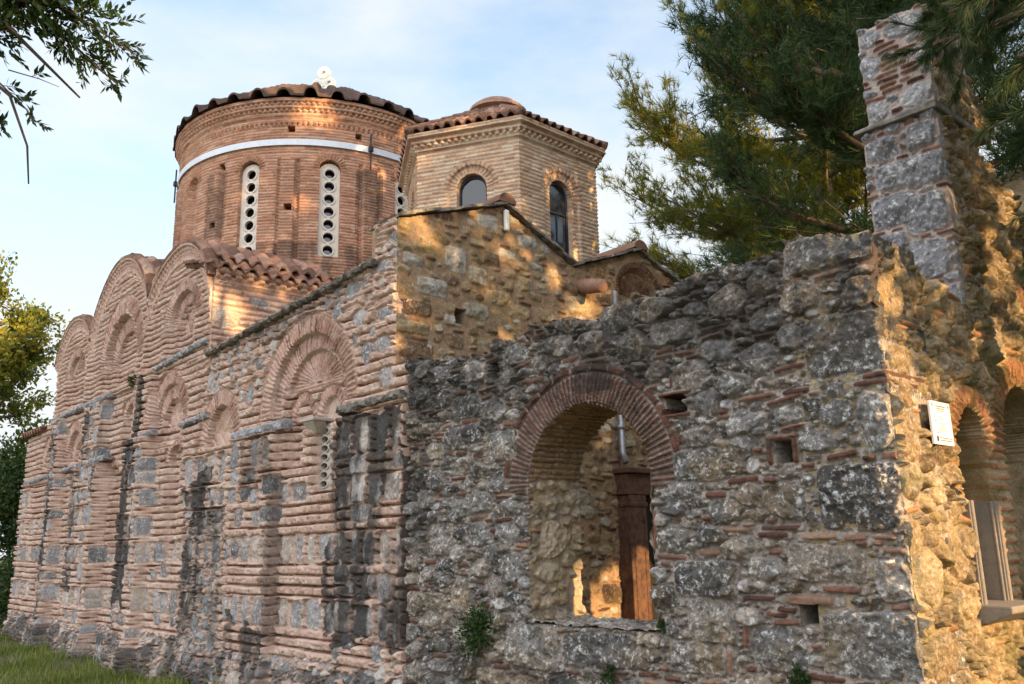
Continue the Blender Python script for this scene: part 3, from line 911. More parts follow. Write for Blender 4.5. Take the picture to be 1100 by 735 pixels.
# tiled eaves over the naos side and the narthex
def slope(x0, z0, ang, sgn=-1):
    ca, sa = math.cos(ang), math.sin(ang)
    return lambda u, v, h: np.stack([x0 + sgn * (v * ca) + h * sa * -sgn * 1.0, u, z0 + v * sa + h * ca], -1)
tile_roof('side_roof', slope(-14.55, 6.58, rad(14)), 5.85, 15.7, 0, 1.5, church, seed=4.0)
tile_roof('upper_roof', slope(-14.92, 6.86, rad(16)), 6.15, 14.8, 0, 1.2, church, seed=5.0)
yslope = lambda x_, y0, z0, ang: (lambda u, v, h: np.stack([u + 0 * v, y0 + v * math.cos(ang) - h * math.sin(ang), z0 + v * math.sin(ang) + h * math.cos(ang)], -1))
tile_roof('west_roof', yslope(0, 5.80, 4.80, rad(17)), -27.15, -25.05, 0, 4.6, church, seed=6.0, du=.025)
tile_roof('narthex_roof', yslope(0, 6.02, 5.06, rad(11)), -14.85, -9.45, 0, 4.8, church, seed=7.0, du=.03, dv=.09)
mb = MB(); mb.box(-24.5, -16.4, 8.0, 13.6, 6.0, 7.0); mb.build('drum_base', m_drum, church)
# back slopes, plain tiled planes
tile_roof('rear_roof', lambda u, v, h: np.stack([u, 15.75 - v * .97, 5.0 + v * .24 + h], -1)[:, ::-1], -26.9, -9.0, 0, 5.0, church, du=.04, dv=.12, seed=8.0)

# stone eaves slab along the narthex (drip course), cornice slabs on the piers
def slab(x0, x1, z0, z1, y0, y1, th, name='cornice_slab', mat=None):
    """irregular bar of stone from (x0,z0) to (x1,z1) projecting from y1 out to y0"""
    n = max(6, int(abs(x1 - x0) / .05)); rng = np.random.RandomState(int(abs(x0 * 100)) % 9999)
    prof = [(y1, 0), (y0 + .03, 0), (y0, th * .35), (y0, th * .8), (y0 + .03, th), (y1, th)]
    V = []; F = []
    jn = rng.rand(n + 1); br = rng.rand(n + 1) < .14
    for i in range(n + 1):
        t = i / n; x = x0 + (x1 - x0) * t; z = z0 + (z1 - z0) * t
        d = (jn[i] - .5) * .03 + (.05 if br[i] else 0)
        for (y, a) in prof:
            V.append((x + (rng.rand() - .5) * .02, y + (d if y < y1 - .02 else 0) + (rng.rand() - .5) * .03, z + a + (rng.rand() - .5) * .032))
    k = len(prof)
    for i in range(n):
        for j in range(k):
            F.append((i * k + j, i * k + (j + 1) % k, (i + 1) * k + (j + 1) % k, (i + 1) * k + j))
    F.append(tuple(range(k))); F.append(tuple(n * k + j for j in range(k - 1, -1, -1)))
    m_ = MB(); m_.add(V, F)
    return m_.build(name, mat or m_slab, church, smooth=False)
slab(-14.75, -9.30, 4.95, 5.26, 5.85, 6.1, .07, 'eaves_slab', m_coping)
slab(-10.10, -8.62, 3.35, 3.38, 5.86, 6.02, .10, mat=m_coping)
slab(-13.35, -11.65, 3.32, 3.35, 5.86, 6.02, .13)
slab(-15.75, -14.55, 3.80, 3.86, 5.89, 6.05, .10)
slab(-18.05, -16.85, 3.74, 3.80, 5.78, 5.92, .10)
slab(-17.50, -14.85, 5.08, 5.22, 5.86, 6.02, .09)
slab(-21.50, -19.60, 3.52, 3.58, 5.80, 5.95, .10)
slab(-24.55, -19.85, 4.92, 4.96, 5.85, 6.0, .10)
slab(-23.5, -22.0, 3.56, 3.58, 5.90, 6.08, .09)
slab(-26.75, -24.6, 3.46, 3.52, 5.88, 6.05, .09)
# coping along the end-wall gables
for (a, b) in [(0, 1), (1, 2), (2, 3), (3, 4), (4, 5), (5, 6)]:
    (ya, za), (yb, zb) = GY_PTS[a], GY_PTS[b]
    n = 9; mb = MB()
    for i in range(n):
        t0, t1 = i / n - .01, (i + 1) / n + .012
        P0 = (ya + (yb - ya) * t0, za + (zb - za) * t0); P1 = (ya + (yb - ya) * t1, za + (zb - za) * t1)
        e = random.uniform(.07, .13); th = random.uniform(.035, .05); lift = random.uniform(0, .02)
        poly = [(-8.9 + e, P0[0], P0[1] + lift), (-8.9 + e, P1[0], P1[1] + lift), (-8.9 + e, P1[0], P1[1] + th + lift), (-8.9 + e, P0[0], P0[1] + th + lift)]
        mb.prism(poly, (-.75, 0, 0))
    mb.build('gable_coping', m_coping, church)
for yy, zz in ((7.83, 6.42), (10.8, 6.36), (13.8, 6.42)):      # ridge tile ends
    mb = MB()
    pts = [(-8.78, yy + .17 * math.cos(a), zz + .02 + .15 * math.sin(a)) for a in np.linspace(0, PI, 9)]
    mb.prism(pts, (-.9, 0, 0)); mb.build('ridge_tile', m_tile, church)
mb = MB(); mb.box(-8.86, -8.80, 7.80, 7.88, 6.02, 6.34); mb.build('inset_slab', m_white, church, bevel=.02)
mb = MB(); mb.tube([(-9.1, 9.42, 5.52), (-8.75, 9.42, 5.46), (-8.45, 9.44, 5.40)], [.13, .12, .10], 10); mb.build('water_spout', m_tile, church, smooth=True)

# ------------------------------------------------------------------ dome drum
DC = (-19.78, 10.82); DR = 3.56
dz0, dz1 = 6.9, 11.84
dr = Panel(0, 2 * PI * DR, dz0, dz1, .0155, 41)
U, V = dr.U, dr.V
ANG = U / DR                                              # angle around the drum
WA = [rad(4.6 - 30 * k) % (2 * PI) for k in range(12)]
for a in WA:
    cu = a * DR
    blind = abs((a - rad(-85.4) + PI) % (2 * PI) - PI) < .05
    for cc in (cu, cu - 2 * PI * DR, cu + 2 * PI * DR):
        if cc < -1 or cc > 2 * PI * DR + 1:
            continue
        if blind:
            dr.B[dr.arch(cc, 10.12, .235, .235, 8.02)] = -.14
        else:
            dr.hole |= dr.arch(cc, 10.12, .235, .235, 8.02)
        dr.ring(cc, 10.12, .40, .40, .60, 1, 15, .03)
        dr.B[dr.arch(cc, 10.12, .62, .5, 7.5) & (np.abs(U - cc) > .3)] = 0.0
        m = (np.abs(np.abs(U - cc) - .93) < .17) & (V < 10.35); dr.B[m] = .08
        m = (np.abs(np.abs(U - cc) - .72) < .05) & (V < 10.35); dr.B[m] = -.06
for a, z in ((-15, 11.05), (-40, 11.1), (-68, 10.35), (-40, 9.15), (-70, 8.9)):
    dr.hole |= (np.abs(U - (rad(a) % (2 * PI)) * DR) < .075) & (np.abs(V - z) < .07)
m = V > 11.42; dr.B[m] = .04
m = (V > 11.50) & (V < 11.58); dr.B[m] = np.where(((U / .13) % 1) < .5, .09, .04)[m]
m = (V >= 11.58) & (V < 11.66); dr.B[m] = .11
m = (V >= 11.66) & (V < 11.74); dr.B[m] = np.where(((U / .13 + .5) % 1) < .5, .14, .10)[m]
m = (V >= 11.74); dr.B[m] = .15
m = (V > 11.18) & (V < 11.28); dr.B[m] = np.where(((U / .12) % 1) < .55, .02, -.05)[m]
dr.courses(V > 0, .072, .70, .34, .016, .95, .012, .10, seed=9.0, end=.008)
for a in WA:
    for cc in (a * DR + .93, a * DR - .93):
        dr.stain((np.abs(U - cc) < .34) & (V > 8.6) & (V < 10.2), .55 * dr.rs.rand() + .1, .9)
dr.stain(V < 8.35, .5); dr.stain(V > 11.6, .3)
cyl = lambda u, v, h: np.stack([DC[0] + (DR + h) * np.cos(u / DR), DC[1] + (DR + h) * np.sin(u / DR), v], -1)
drum = dr.build('drum', cyl, m_drum, church, us=np.arange(0, 2 * PI * DR + .01, .019), vs=np.arange(dz0, dz1, .0155), thick=.45)
del dr, U, V

# transenna (pierced stone slab) shared by the drum windows
tr = Panel(-.25, .25, 0, 2.36, .01, 55)
tr.hole = ~tr.arch(0, 2.10, .25, .25, -.1)
for k in range(7):
    zc = .22 + .31 * k
    d = np.hypot(tr.U, tr.V - zc)
    tr.hole |= d < .105
    tr.B += np.where((d > .105) & (d < .155), .02, 0)
tr.C[..., 2] = .5
def transenna(name, mat, parent):
    us, vs = tr.U[0], tr.V[:, 0]
    hs = tr.hole; K = ~(hs[:-1, :-1] | hs[1:, :-1] | hs[:-1, 1:] | hs[1:, 1:])
    P = lambda H: np.stack([tr.U, -H, tr.V], -1)          # faces -Y, local
    return build_grid(name, P(tr.B), tr.C, K, mat, parent, P(np.full_like(tr.B, -.06)))
proto_tr = None
for k, a in enumerate(WA):
    if abs((a - rad(-85.4) + PI) % (2 * PI) - PI) < .05:
        continue
    ca, sa = math.cos(a), math.sin(a)
    loc = (DC[0] + (DR - .10) * ca, DC[1] + (DR - .10) * sa, 7.98)
    if proto_tr is None:
        proto_tr = transenna('window', m_marble, drum); w_ = proto_tr
    else:
        w_ = proto_tr.copy(); COL.objects.link(w_)
    w_.matrix_parent_inverse = Matrix.Identity(4)
    w_.location = loc; w_.rotation_euler = (0, 0, a + PI / 2)
    b2 = MB(); b2.box(-.3, .3, .16, .18, 0, 2.4)
    if k == 0:
        pane0 = b2.build('pane', m_glass, None); p_ = pane0
    else:
        p_ = pane0.copy(); COL.objects.link(p_)
    p_.parent = drum; p_.location = loc; p_.rotation_euler = (0, 0, a + PI / 2)

# steel tie band and anchor rods
mb = MB()
ringp = [(DC[0] + (DR + .035) * math.cos(t), DC[1] + (DR + .035) * math.sin(t)) for t in np.linspace(0, 2 * PI, 97)[:-1]]
n = len(ringp); V_ = []; F_ = []
for i, (x, y) in enumerate(ringp):
    t = 2 * PI * i / n
    ox, oy = math.cos(t) * .03, math.sin(t) * .03
    V_ += [(x, y, 10.68), (x + ox, y + oy, 10.68), (x + ox, y + oy, 10.83), (x, y, 10.83)]
for i in range(n):
    j = (i + 1) % n
    for k in range(4):
        F_.append((i * 4 + k, j * 4 + k, j * 4 + (k + 1) % 4, i * 4 + (k + 1) % 4))
mb.add(V_, F_); mb.build('tie_band', m_band, drum, smooth=False)
for a in (-10.7, -109.5, 80, 170):
    x, y = DC[0] + (DR + .10) * math.cos(rad(a)), DC[1] + (DR + .10) * math.sin(rad(a))
    mb = MB(); mb.tube([(x, y, 10.25), (x, y, 11.15)], .02, 6); mb.box(x - .045, x + .045, y - .045, y + .045, 10.70, 10.82)
    mb.build('tie_rod', m_iron, drum)

# dome roof of radiating tiles
th = np.linspace(0, 2 * PI, 721); sr = np.linspace(0, 1, 46)
T, S = np.meshgrid(th, sr)
rr = 3.79 * (1 - S); zz = 11.86 + .12 * S + 1.75 * np.sin(np.clip(S, 0, 1) * PI / 2) ** 1.15
kk = (T / (2 * PI) * 38) % 1; big = np.clip(1 - (np.abs(kk - .5) / .24) ** 2, 0, 1)
fade = np.clip(rr / 3.0, .15, 1)
row = np.floor(S * 12); fr = S * 12 - row
kid = np.floor(T / (2 * PI) * 38)
hh = ((.12 + .10 * h2(kid, 9.0)) * np.sqrt(big) + .035 * (1 - fr)) * fade + .03 * (h2(kid, row) - .5) * fade
rr2 = rr + np.where(S < .02, .05 * (h2(kid, 5.0) - .5), 0)
P = lambda h: np.stack([DC[0] + rr2 * np.cos(T), DC[1] + rr2 * np.sin(T), zz + h], -1)
C = np.stack([np.ones_like(hh), 0 * hh, h2(kid, row) * .6, 0 * hh + .55], -1)
dome = build_grid('dome_roof', P(hh), C, np.ones((len(sr) - 1, len(th) - 1), bool), m_tile, church, P(hh - .05))
# marble cross finial on the crown of the dome
mb = MB()
def disc(cx, cz, r0, r1, y0, y1, n=18):
    for i in range(n):
        a, b = 2 * PI * i / n, 2 * PI * (i + 1) / n
        p = [(r0 * math.cos(a), r0 * math.sin(a)), (r1 * math.cos(a), r1 * math.sin(a)), (r1 * math.cos(b), r1 * math.sin(b)), (r0 * math.cos(b), r0 * math.sin(b))]
        mb.prism([(cx + x, y0, cz + z) for x, z in p], (0, y1 - y0, 0))
fx = DC[0]
disc(0, .62, .06, .19, -.05, .05); disc(-.17, .30, .05, .17, -.05, .05); disc(.17, .30, .05, .17, -.05, .05)
mb.box(-.20, .20, -.06, .06, -.15, .16); mb.box(-.06, .06, -.04, .04, .2, .5)
fin = mb.build('finial', m_white, church, bevel=.01)
fin.location = (DC[0], DC[1], 14.0); fin.rotation_euler = (0, 0, rad(38)); fin.matrix_parent_inverse = Matrix.Translation(-Vector(church.location))

# ------------------------------------------------------------------ hexagonal lantern
HC = (-12.55, 10.94); HR = 2.04
hz0, hz1 = 5.6, 9.24
cor = [(HC[0] + HR * math.cos(rad(30 + 60 * k)), HC[1] + HR * math.sin(rad(30 + 60 * k))) for k in range(7)]
hx = Panel(0, 6 * HR, hz0, hz1, .0125, 61)
U, V = hx.U, hx.V
WC = [HR * (k + .5) for k in range(6)]
for k, cu in enumerate(WC):
    hx.B[hx.arch(cu + .06, 8.05, .46, .46, 5.6)] = -.05
    hx.hole |= hx.arch(cu + .06, 8.05, .30, .30, 6.3)
    hx.ring(cu + .06, 8.05, .56, .56, .60, 1, 17, .016)
m = V > 8.92; hx.B[m] = .05
m = (V > 8.99) & (V < 9.06); hx.B[m] = np.where(((U / .13) % 1) < .5, .11, .05)[m]
m = (V > 9.06); hx.B[m] = .12
m = (V > 9.15); hx.B[m] = .19
hx.courses(V > 0, .078, .62, .24, .014, 1.0, .006, .0, seed=13.0, end=.012)
def hexpos(u, v, h):
    k = np.clip(np.floor(u / HR), 0, 5).astype(int); t = u / HR - k
    cx = np.array([c[0] for c in cor]); cy = np.array([c[1] for c in cor])
    x = cx[k] * (1 - t) + cx[k + 1] * t; y = cy[k] * (1 - t) + cy[k + 1] * t
    # outward scale keeps corners mitred
    f = 1 + h / (HR * .866)
    return np.stack([HC[0] + (x - HC[0]) * f, HC[1] + (y - HC[1]) * f, v], -1)
lantern = hx.build('lantern', hexpos, m_hex, church, thick=.30)
del hx, U, V
for k in range(6):
    a = rad(60 + 60 * k); nrm = Vector((math.cos(a), math.sin(a), 0)); tan = Vector((-nrm.y, nrm.x, 0))
    c = Vector((HC[0], HC[1], 0)) + nrm * (HR * .866 - .17) + tan * .06
    pts = [(-.27, 6.3)] + [(.27 * math.cos(t), 8.05 + .27 * math.sin(t)) for t in np.linspace(PI, 0, 13)] + [(.27, 6.3)]
    mb = MB(); P3 = [c + tan * p[0] + Vector((0, 0, p[1])) for p in pts]
    mb.tube(P3, .028, 6); mb.tube([c + tan * -.26 + Vector((0, 0, 7.72)), c + tan * .26 + Vector((0, 0, 7.72))], .02, 6)
    mb.tube([c + Vector((0, 0, 6.3)), c + Vector((0, 0, 7.72))], .014, 6)
    mb.build('window', m_frame, lantern, smooth=True)
    mb = MB(); mb.prism([p - nrm * .01 for p in P3], tuple(-nrm * .02)); mb.build('pane', m_glass, lantern)
# pyramid roof, one tiled face per side
HE = HR + .24; rise = 1.30; inr = HE * .866
sl = math.hypot(inr, rise)
for k in range(6):
    a = rad(60 + 60 * k); n_ = np.array([math.cos(a), math.sin(a), 0]); t_ = np.array([-math.sin(a), math.cos(a), 0])
    e0 = np.array([HC[0], HC[1], 9.26]) + n_ * inr
    sdir = (-n_ * inr + np.array([0, 0, rise])) / sl; nn = (n_ * rise + np.array([0, 0, inr])) / sl
    f = lambda u, v, h, e0=e0, t_=t_, sdir=sdir, nn=nn: e0 + u[..., None] * t_ + v[..., None] * sdir + h[..., None] * nn
    tile_roof('lantern_roof', f, -HE / 2, HE / 2, 0, sl * .9, church, du=.018, dv=.04, per=.21, ov=.33, seed=20.0 + k, keep=lambda u, v: np.abs(u) <= (HE / 2) * (1 - v / sl) + .03, ch=.07)
for k in range(6):                                        # hip tiles
    a = rad(30 + 60 * k); p0 = np.array([HC[0] + HE * math.cos(a), HC[1] + HE * math.sin(a), 9.30]); p1 = np.array([HC[0], HC[1], 9.29 + rise])
    mb = MB()
    for i in range(8):
        q0 = p0 + (p1 - p0) * (i / 8.0); q1 = p0 + (p1 - p0) * ((i + 1.15) / 8.0)
        mb.tube([q0, q1], [.10, .075], 8)
    mb.build('hip_tile', m_tile, church, smooth=True)
mb = MB(); prof = [(.0, 10.70), (.25, 10.68), (.45, 10.61), (.58, 10.50), (.62, 10.40), (.52, 10.36), (.50, 10.15)]
for i in range(24):
    a0, a1 = 2 * PI * i / 24, 2 * PI * (i + 1) / 24
    for (r0, z0), (r1, z1) in zip(prof[:-1], prof[1:]):
        q = [(HC[0] + r * math.cos(a), HC[1] + r * math.sin(a), z) for r, a, z in ((r0, a0, z0), (r1, a0, z1), (r1, a1, z1), (r0, a1, z0))]
        mb.add(q if r0 > 0 else q[:3], [(0, 1, 2, 3)] if r0 > 0 else [(0, 1, 2)])
mb.build('roof_cap', m_tile, church, smooth=True)
mb = MB(); mb.box(-14.2, -10.9, 9.4, 12.5, 5.0, 6.0); mb.build('lantern_base', m_hex, church)

# window in the facade: pierced slab, colonnette and capital, slit of the west bay
w_ = transenna('facade_window', m_marble2, church)
w_.matrix_parent_inverse = Matrix.Translation(-Vector(church.location))
w_.location = (-10.90, 6.17, 2.40); w_.scale = (.84, 1, .40)
mb = MB(); mb.box(-11.1, -10.7, 6.232, 6.237, 2.40, 3.30); mb.build('facade_pane', m_glass, church)
mb = MB(); mb.prism([(-11.10, 6.06, 3.20), (-10.96, 6.06, 3.20), (-10.82, 5.92, 3.36), (-11.16, 5.92, 3.36)], (0, .2, 0)); mb.box(-11.18, -10.80, 5.90, 6.22, 3.36, 3.41); mb.build('capital', m_marble2, church, bevel=.012)
# doorway seen through the ruined arch
mb = MB(); mb.box(-8.90, -8.66, 10.02, 10.42, -.5, 2.3, .004); mb.box(-8.9, -8.645, 10.005, 10.435, 2.12, 2.19); mb.box(-8.9, -8.65, 10.09, 10.12, -.4, 2.1); mb.box(-8.9, -8.65, 10.32, 10.35, -.4, 2.1); mb.box(-8.90, -8.66, 11.55, 11.95, -.5, 2.3, .004)
mb.box(-8.90, -8.65, 9.99, 12.0, 2.3, 2.62); mb.box(-8.90, -8.58, 9.95, 12.04, 2.62, 2.70)
door = mb.build('door_surround', m_door, church, bevel=.02)
mb = MB(); mb.box(-8.86, -8.80, 10.42, 11.55, -.5, 2.3); mb.build('door', m_dark, church)  # near-black sheet in the doorway stands in for the unlit interior
mb = MB(); mb.tube([(-8.78, 10.06, 5.5), (-8.78, 10.06, 2.95), (-8.70, 10.04, 2.78)], .05, 10); mb.tube([(-8.78, 10.06, 3.3), (-8.78, 10.06, 3.36)], .065, 10); mb.tube([(-8.78, 10.06, 4.6), (-8.78, 10.06, 4.66)], .065, 10); mb.build('drainpipe', m_pipe, church, smooth=True)

# ------------------------------------------------------------------ ruined porch
porch = thing('ruined_porch', 'roofless grey rubble porch wall with a brick arch and broken top in the foreground', 'ruined wall', (-5.6, 6.35, -.5))
TOP = [(-8.61, 3.83), (-7.68, 3.72), (-7.18, 3.69), (-6.71, 3.77), (-6.34, 3.8), (-6.0, 3.78), (-5.49, 3.73), (-5.18, 3.8), (-4.79, 3.8), (-4.37, 3.83), (-4.08, 3.82), (-3.69, 3.85), (-3.45, 3.84), (-3.41, 3.91), (-3.05, 3.89), (-2.70, 3.80)]
rw = Panel(-8.61, -2.735, -.55, 4.0, .0085, 71)
U, V = rw.U, rw.V
AC, AZ, AR = -5.72, 2.13, .79
opening = rw.arch(AC, AZ, AR, AR, .86)
rw.hole = opening & ~(rw.arch(AC, AZ, AR - .02, AR - .02, .88) & False)
for (x, z, w, h) in [(-4.62, 2.76, .21, .16), (-3.61, 2.26, .15, .17), (-3.49, 1.06, .20, .14), (-7.01, 3.45, .12, .17)]:
    rw.hole |= (np.abs(U - x) < w / 2 + .01 * rw.n1) & (np.abs(V - z) < h / 2 + .01 * rw.n1)
rw.occ |= rw.hole
for (x, z, w, h) in [(-4.62, 2.85, .34, .035), (-4.62, 2.66, .30, .035), (-3.61, 2.37, .3, .035), (-3.72, 2.26, .04, .2), (-3.5, 2.26, .04, .2), (-3.49, 1.16, .4, .07)]:
    rw.piece(x, z, w, h, 1, .025, 5, 0, True, .12)
rw.ring(AC, AZ, 1.08, 1.08, .735, 1, 62, .022, rad(-4), rad(182), fr=.58)
rw.ring(AC, AZ, 1.16, 1.16, .945, 1, 13, .022, rad(10), rad(172), fr=.93)
BIG = [(-3.08, 3.74, .69, .28, .25), (-2.86, 3.37, .28, .28, .7), (-3.02, 3.0, .60, .44, .2), (-2.85, 2.42, .30, .49, .45), (-3.04, 1.88, .60, .47, .02), (-2.86, 1.32, .30, .35, .78), (-3.34, 1.42, .58, .25, .6), (-3.06, .88, .68, .44, .3), (-3.94, 2.51, .36, .22, .4), (-3.32, 2.32, .34, .24, .35), (-3.64, 1.89, .4, .32, .15), (-4.17, 1.83, .36, .2, .2), (-3.85, 1.38, .32, .17, .4), (-4.42, 1.3, .6, .27, .1), (-4.38, .97, .45, .32, .5), (-3.78, .8, .45, .31, .3), (-4.56, .68, .49, .23, .3), (-4.42, 2.22, .47, .25, .2), (-3.67, 3.62, .3, .3, .3), (-4.59, 3.4, .46, .21, .5), (-4.14, 3.16, .37, .2, .95), (-3.66, 3.3, .38, .23, .3), (-8.09, 2.67, .40, .26, .55), (-7.51, 3.11, .5, .26, .2), (-6.52, .64, .7, .40, .4), (-5.64, .66, .9, .28, .15), (-4.85, .66, .38, .30, .35), (-7.6, 1.08, .40, .36, .75), (-7.3, 1.72, .42, .29, .3), (-8.01, 1.67, .45, .34, .6), (-6.9, 2.62, .5, .30, .35), (-7.05, 1.18, .36, .26, .72), (-4.68, 2.40, .5, .13, .45), (-4.72, 1.62, .36, .24, .3), (-4.62, 2.02, .40, .16, .4)]
for (x, z, w, h, r) in BIG:
    rw.piece(x, z, w, h, 2, .05 if w > .5 else .045, 6.5 if w > .42 else 4.2, rw.rs.normal() * .03, False, .11 if w > .42 else .15, .012, .25, rnd=r)
al = np.ones_like(U, bool)
for z in (.45, 1.15, 1.60, 2.12, 2.70, 3.20):            # broken levelling courses of brick
    x = -8.5
    while x < -2.8:
        w = rw.rs.uniform(.14, .34)
        if rw.rs.rand() < .42:
            rw.piece(x, z + rw.rs.normal() * .035, w, rw.rs.uniform(.03, .045), 1, .022, 5, rw.rs.normal() * .04, False, .16, .008, .05)
        x += w + .02
rw.rubble([(.36, .50, .5, .75, 500), (.26, .38, .5, .9, 2200)], al, ht=(.045, .075), p=(2.8, 4.2), irr=.2, gap=.010)
rw.bricks_in_gaps(500, al, (.16, .34), (.032, .046), .022, .1)
rw.rubble([(.16, .28, .5, 1, 5000), (.10, .17, .5, 1, 7000)], al, ht=(.03, .065), p=(2.4, 3.8), irr=.24, gap=.007)
rw.bricks_in_gaps(3500, al, (.07, .24), (.026, .042), .035, .12)
rw.rubble([(.05, .1, .5, 1, 9000), (.03, .06, .5, 1, 9000)], al, ht=(.012, .035), p=(2.2, 3), irr=.3, gap=.004)
rw.H *= 1.45
rw.B -= np.where(rw.occ, 0, .03 + .015 * rw.n2) + .02 * rw.n3
topz = np.interp(U, [p[0] for p in TOP], [p[1] for p in TOP]) + .06 * rw.n1 + .05 * rw.n3
rw.hole |= V > topz
rw.stain(V > 3.0, .6); rw.stain((U < -8.2) & (V > 1.5), .5); rw.stain(V < .5, .3)
rw.B -= .05 * np.clip((.16 - np.abs(U + 8.5)) / .16, 0, 1)
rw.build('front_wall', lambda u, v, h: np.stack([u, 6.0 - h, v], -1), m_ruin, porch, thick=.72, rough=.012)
del rw, U, V
# jambs and brick soffit of the arch
JD = .73
L0 = AZ - .80; L1 = PI * (AR + .005)
ja = Panel(0, JD, 0, 2 * L0 + L1, .010, 83)
inarch = (ja.V > L0 + .12) & (ja.V < L0 + L1 - .12)
ja.courses(inarch, .058, .62, .34, .016, 1.0, .006, .0, seed=3.0)
ja.occ |= inarch
for (d, s_, w, h, r) in [(.22, .22, .22, .2, .95), (.36, .85, .46, .36, .95), (.3, .52, .46, .24, .85), (.34, 1.22, .4, .2, .6)]:
    ja.piece(d, s_, w, h, 2, .05, 3.4, 0, True, .2, rnd=r)
ja.rubble([(.2, .36, .5, .9, 300), (.1, .2, .5, 1, 700)], ~inarch, ht=(.03, .055))
ja.bricks_in_gaps(800, ~inarch, (.1, .3), (.03, .045), .025, 0)
def jpos(u, v, h):
    Rr = AR + .005
    v1 = np.clip(v - L0, 0, L1); a = PI - v1 / Rr
    x = AC + (Rr - h) * np.cos(a); z = AZ + (Rr - h) * np.sin(a)
    z = np.where(v < L0, .80 + v, np.where(v > L0 + L1, AZ - (v - L0 - L1), z))
    return np.stack([x, 5.99 + u, z], -1)
m_jamb = masonry('tan jamb masonry', [(0, (.24, .20, .15)), (.5, (.36, .30, .23)), (1, (.48, .40, .30))], [(0, (.16, .08, .05)), (.5, (.24, .13, .08)), (1, (.32, .2, .13))], [(.3, (.28, .21, .14)), (.7, (.42, .33, .22))], lichen=.3, black=.25, moss=.35, ochre=.4)
ja.build('arch_soffit', jpos, m_jamb, porch, rough=.012)
del ja
si = Panel(AC - AR - .02, AC + AR + .02, 0, .74, .011, 85)
si.rubble([(.3, .5, .5, .8, 60), (.12, .25, .6, 1, 300)], si.V > -1, ht=(.02, .04))
si.build('sill', lambda u, v, h: np.stack([u, 5.97 + v, .865 + h], -1), m_ruin, porch, rough=.012)
del si

# ---- side wall of the porch with niche and doorway (faces +X)
SX = -2.73
sw = Panel(6.012, 14.0, -.55, 6.0, .0095, 91)
U, V = sw.U, sw.V
tp = np.interp(U, [6.0, 6.5, 7.2, 7.68, 7.72, 8.3, 9.0, 10.0, 10.8, 11.1, 14.0], [3.80, 3.70, 3.60, 3.52, 5.33, 5.33, 5.05, 4.7, 4.7, 5.9, 5.9]) + .05 * sw.n1 + .04 * sw.n3 * (U < 7.68)  # far end raised out of view, added to shade the inner wall
niche = sw.arch(7.35, 2.36, .26, .24, 1.06)
door2 = sw.arch(8.62, 2.25, .66, .66, -1)
sun_arch = sw.arch(11.02, 2.62, .80, .76, -1)  # unseen arch added so a patch of sun reaches the inner wall
sw.hole = niche | door2 | sun_arch | (V > tp) | ((np.abs(U - 6.66) < .06) & (np.abs(V - 3.04) < .09)) | ((np.abs(U - 6.95) < .05) & (np.abs(V - 1.92) < .06))
sw.occ |= sw.hole
sw.ring(7.35, 2.36, .44, .42, .60, 1, 17, .025); sw.ring(8.62, 2.25, .92, .92, .73, 1, 36, .025)
sw.courses((U > 7.0) & (U < 7.95) & (V > 1.05) & (V < 2.4) & (np.abs(U - 7.35) > .26) & ((U < 7.16) | (U > 7.6)), .085, .55, .2, .012, 1, .01, .0, seed=6.)
sw.occ |= (U > 7.62) & (U < 7.95) & (V > 1.05) & (V < 2.4)
for (y, z, w, h, r) in [(6.2, 1.32, .40, .5, .85), (6.22, 2.3, .4, .4, .5), (6.2, 3.35, .4, .4, .6), (6.25, 2.85, .5, .28, .4), (6.3, .8, .5, .36, .3), (6.75, 1.5, .24, .5, .5)]:
    sw.piece(y, z, w, h, 2, .03, 4.5, 0, True, .15, rnd=r)
sw.rubble([(.22, .4, .5, 1.2, 1600), (.14, .24, .5, 1.3, 5000)], np.ones_like(U, bool), ht=(.025, .055), p=(2.6, 4), irr=.22, gap=.008)
sw.bricks_in_gaps(1500, np.ones_like(U, bool), (.1, .3), (.03, .045), .025, .12)
sw.rubble([(.07, .14, .5, 1.3, 9000), (.04, .07, .5, 1, 5000)], np.ones_like(U, bool), ht=(.015, .04), irr=.26, gap=.005)
sw.H *= 1.5
sw.B += .05 * sw.n3 - np.where(sw.occ, 0, .02)
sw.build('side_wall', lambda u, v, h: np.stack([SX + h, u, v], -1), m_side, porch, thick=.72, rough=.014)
del sw, U, V
# carved slab closing the lower half of the niche, with frame and ledge
cv = Panel(-.25, .25, 0, .74, .007, 95)
for k, (cx, cz) in enumerate([(0, .15), (0, .38), (0, .61)]):
    d = np.hypot(cv.U - cx, cv.V - cz); a = np.arctan2(cv.V - cz, cv.U - cx)
    cv.B += .035 * np.exp(-((d - .105) / .016) ** 2) + .045 * (d < .032 + .045 * np.abs(np.cos(2.5 * a + k))) * (1 - .4 * np.abs(np.sin(5 * a)))
for sx in (-1, 1):
    x = cv.U - sx * .18; w = np.sin(cv.V * 27 + sx)
    cv.B += .035 * np.exp(-((x - .035 * w) / .014) ** 2)
panel = cv.build('carved_panel', lambda u, v, h: np.stack([SX - .17 + h, 7.35 + u, 1.09 + v], -1), m_carve, porch, thick=.08, rough=.003)
for s_ in (-1, 1):
    mb = MB(); y = 7.35 + s_ * .255
    mb.box(SX - .2, SX + .02, y - .03, y + .03, 1.09, 1.86, .004)
    mb.tube([(SX + .02, y, 1.09), (SX + .02, y, 1.86)], .022, 8); mb.tube([(SX - .01, y - s_ * .036, 1.09), (SX - .01, y - s_ * .036, 1.86)], .014, 8)
    mb.build('panel_frame', m_carve, porch, bevel=.006)
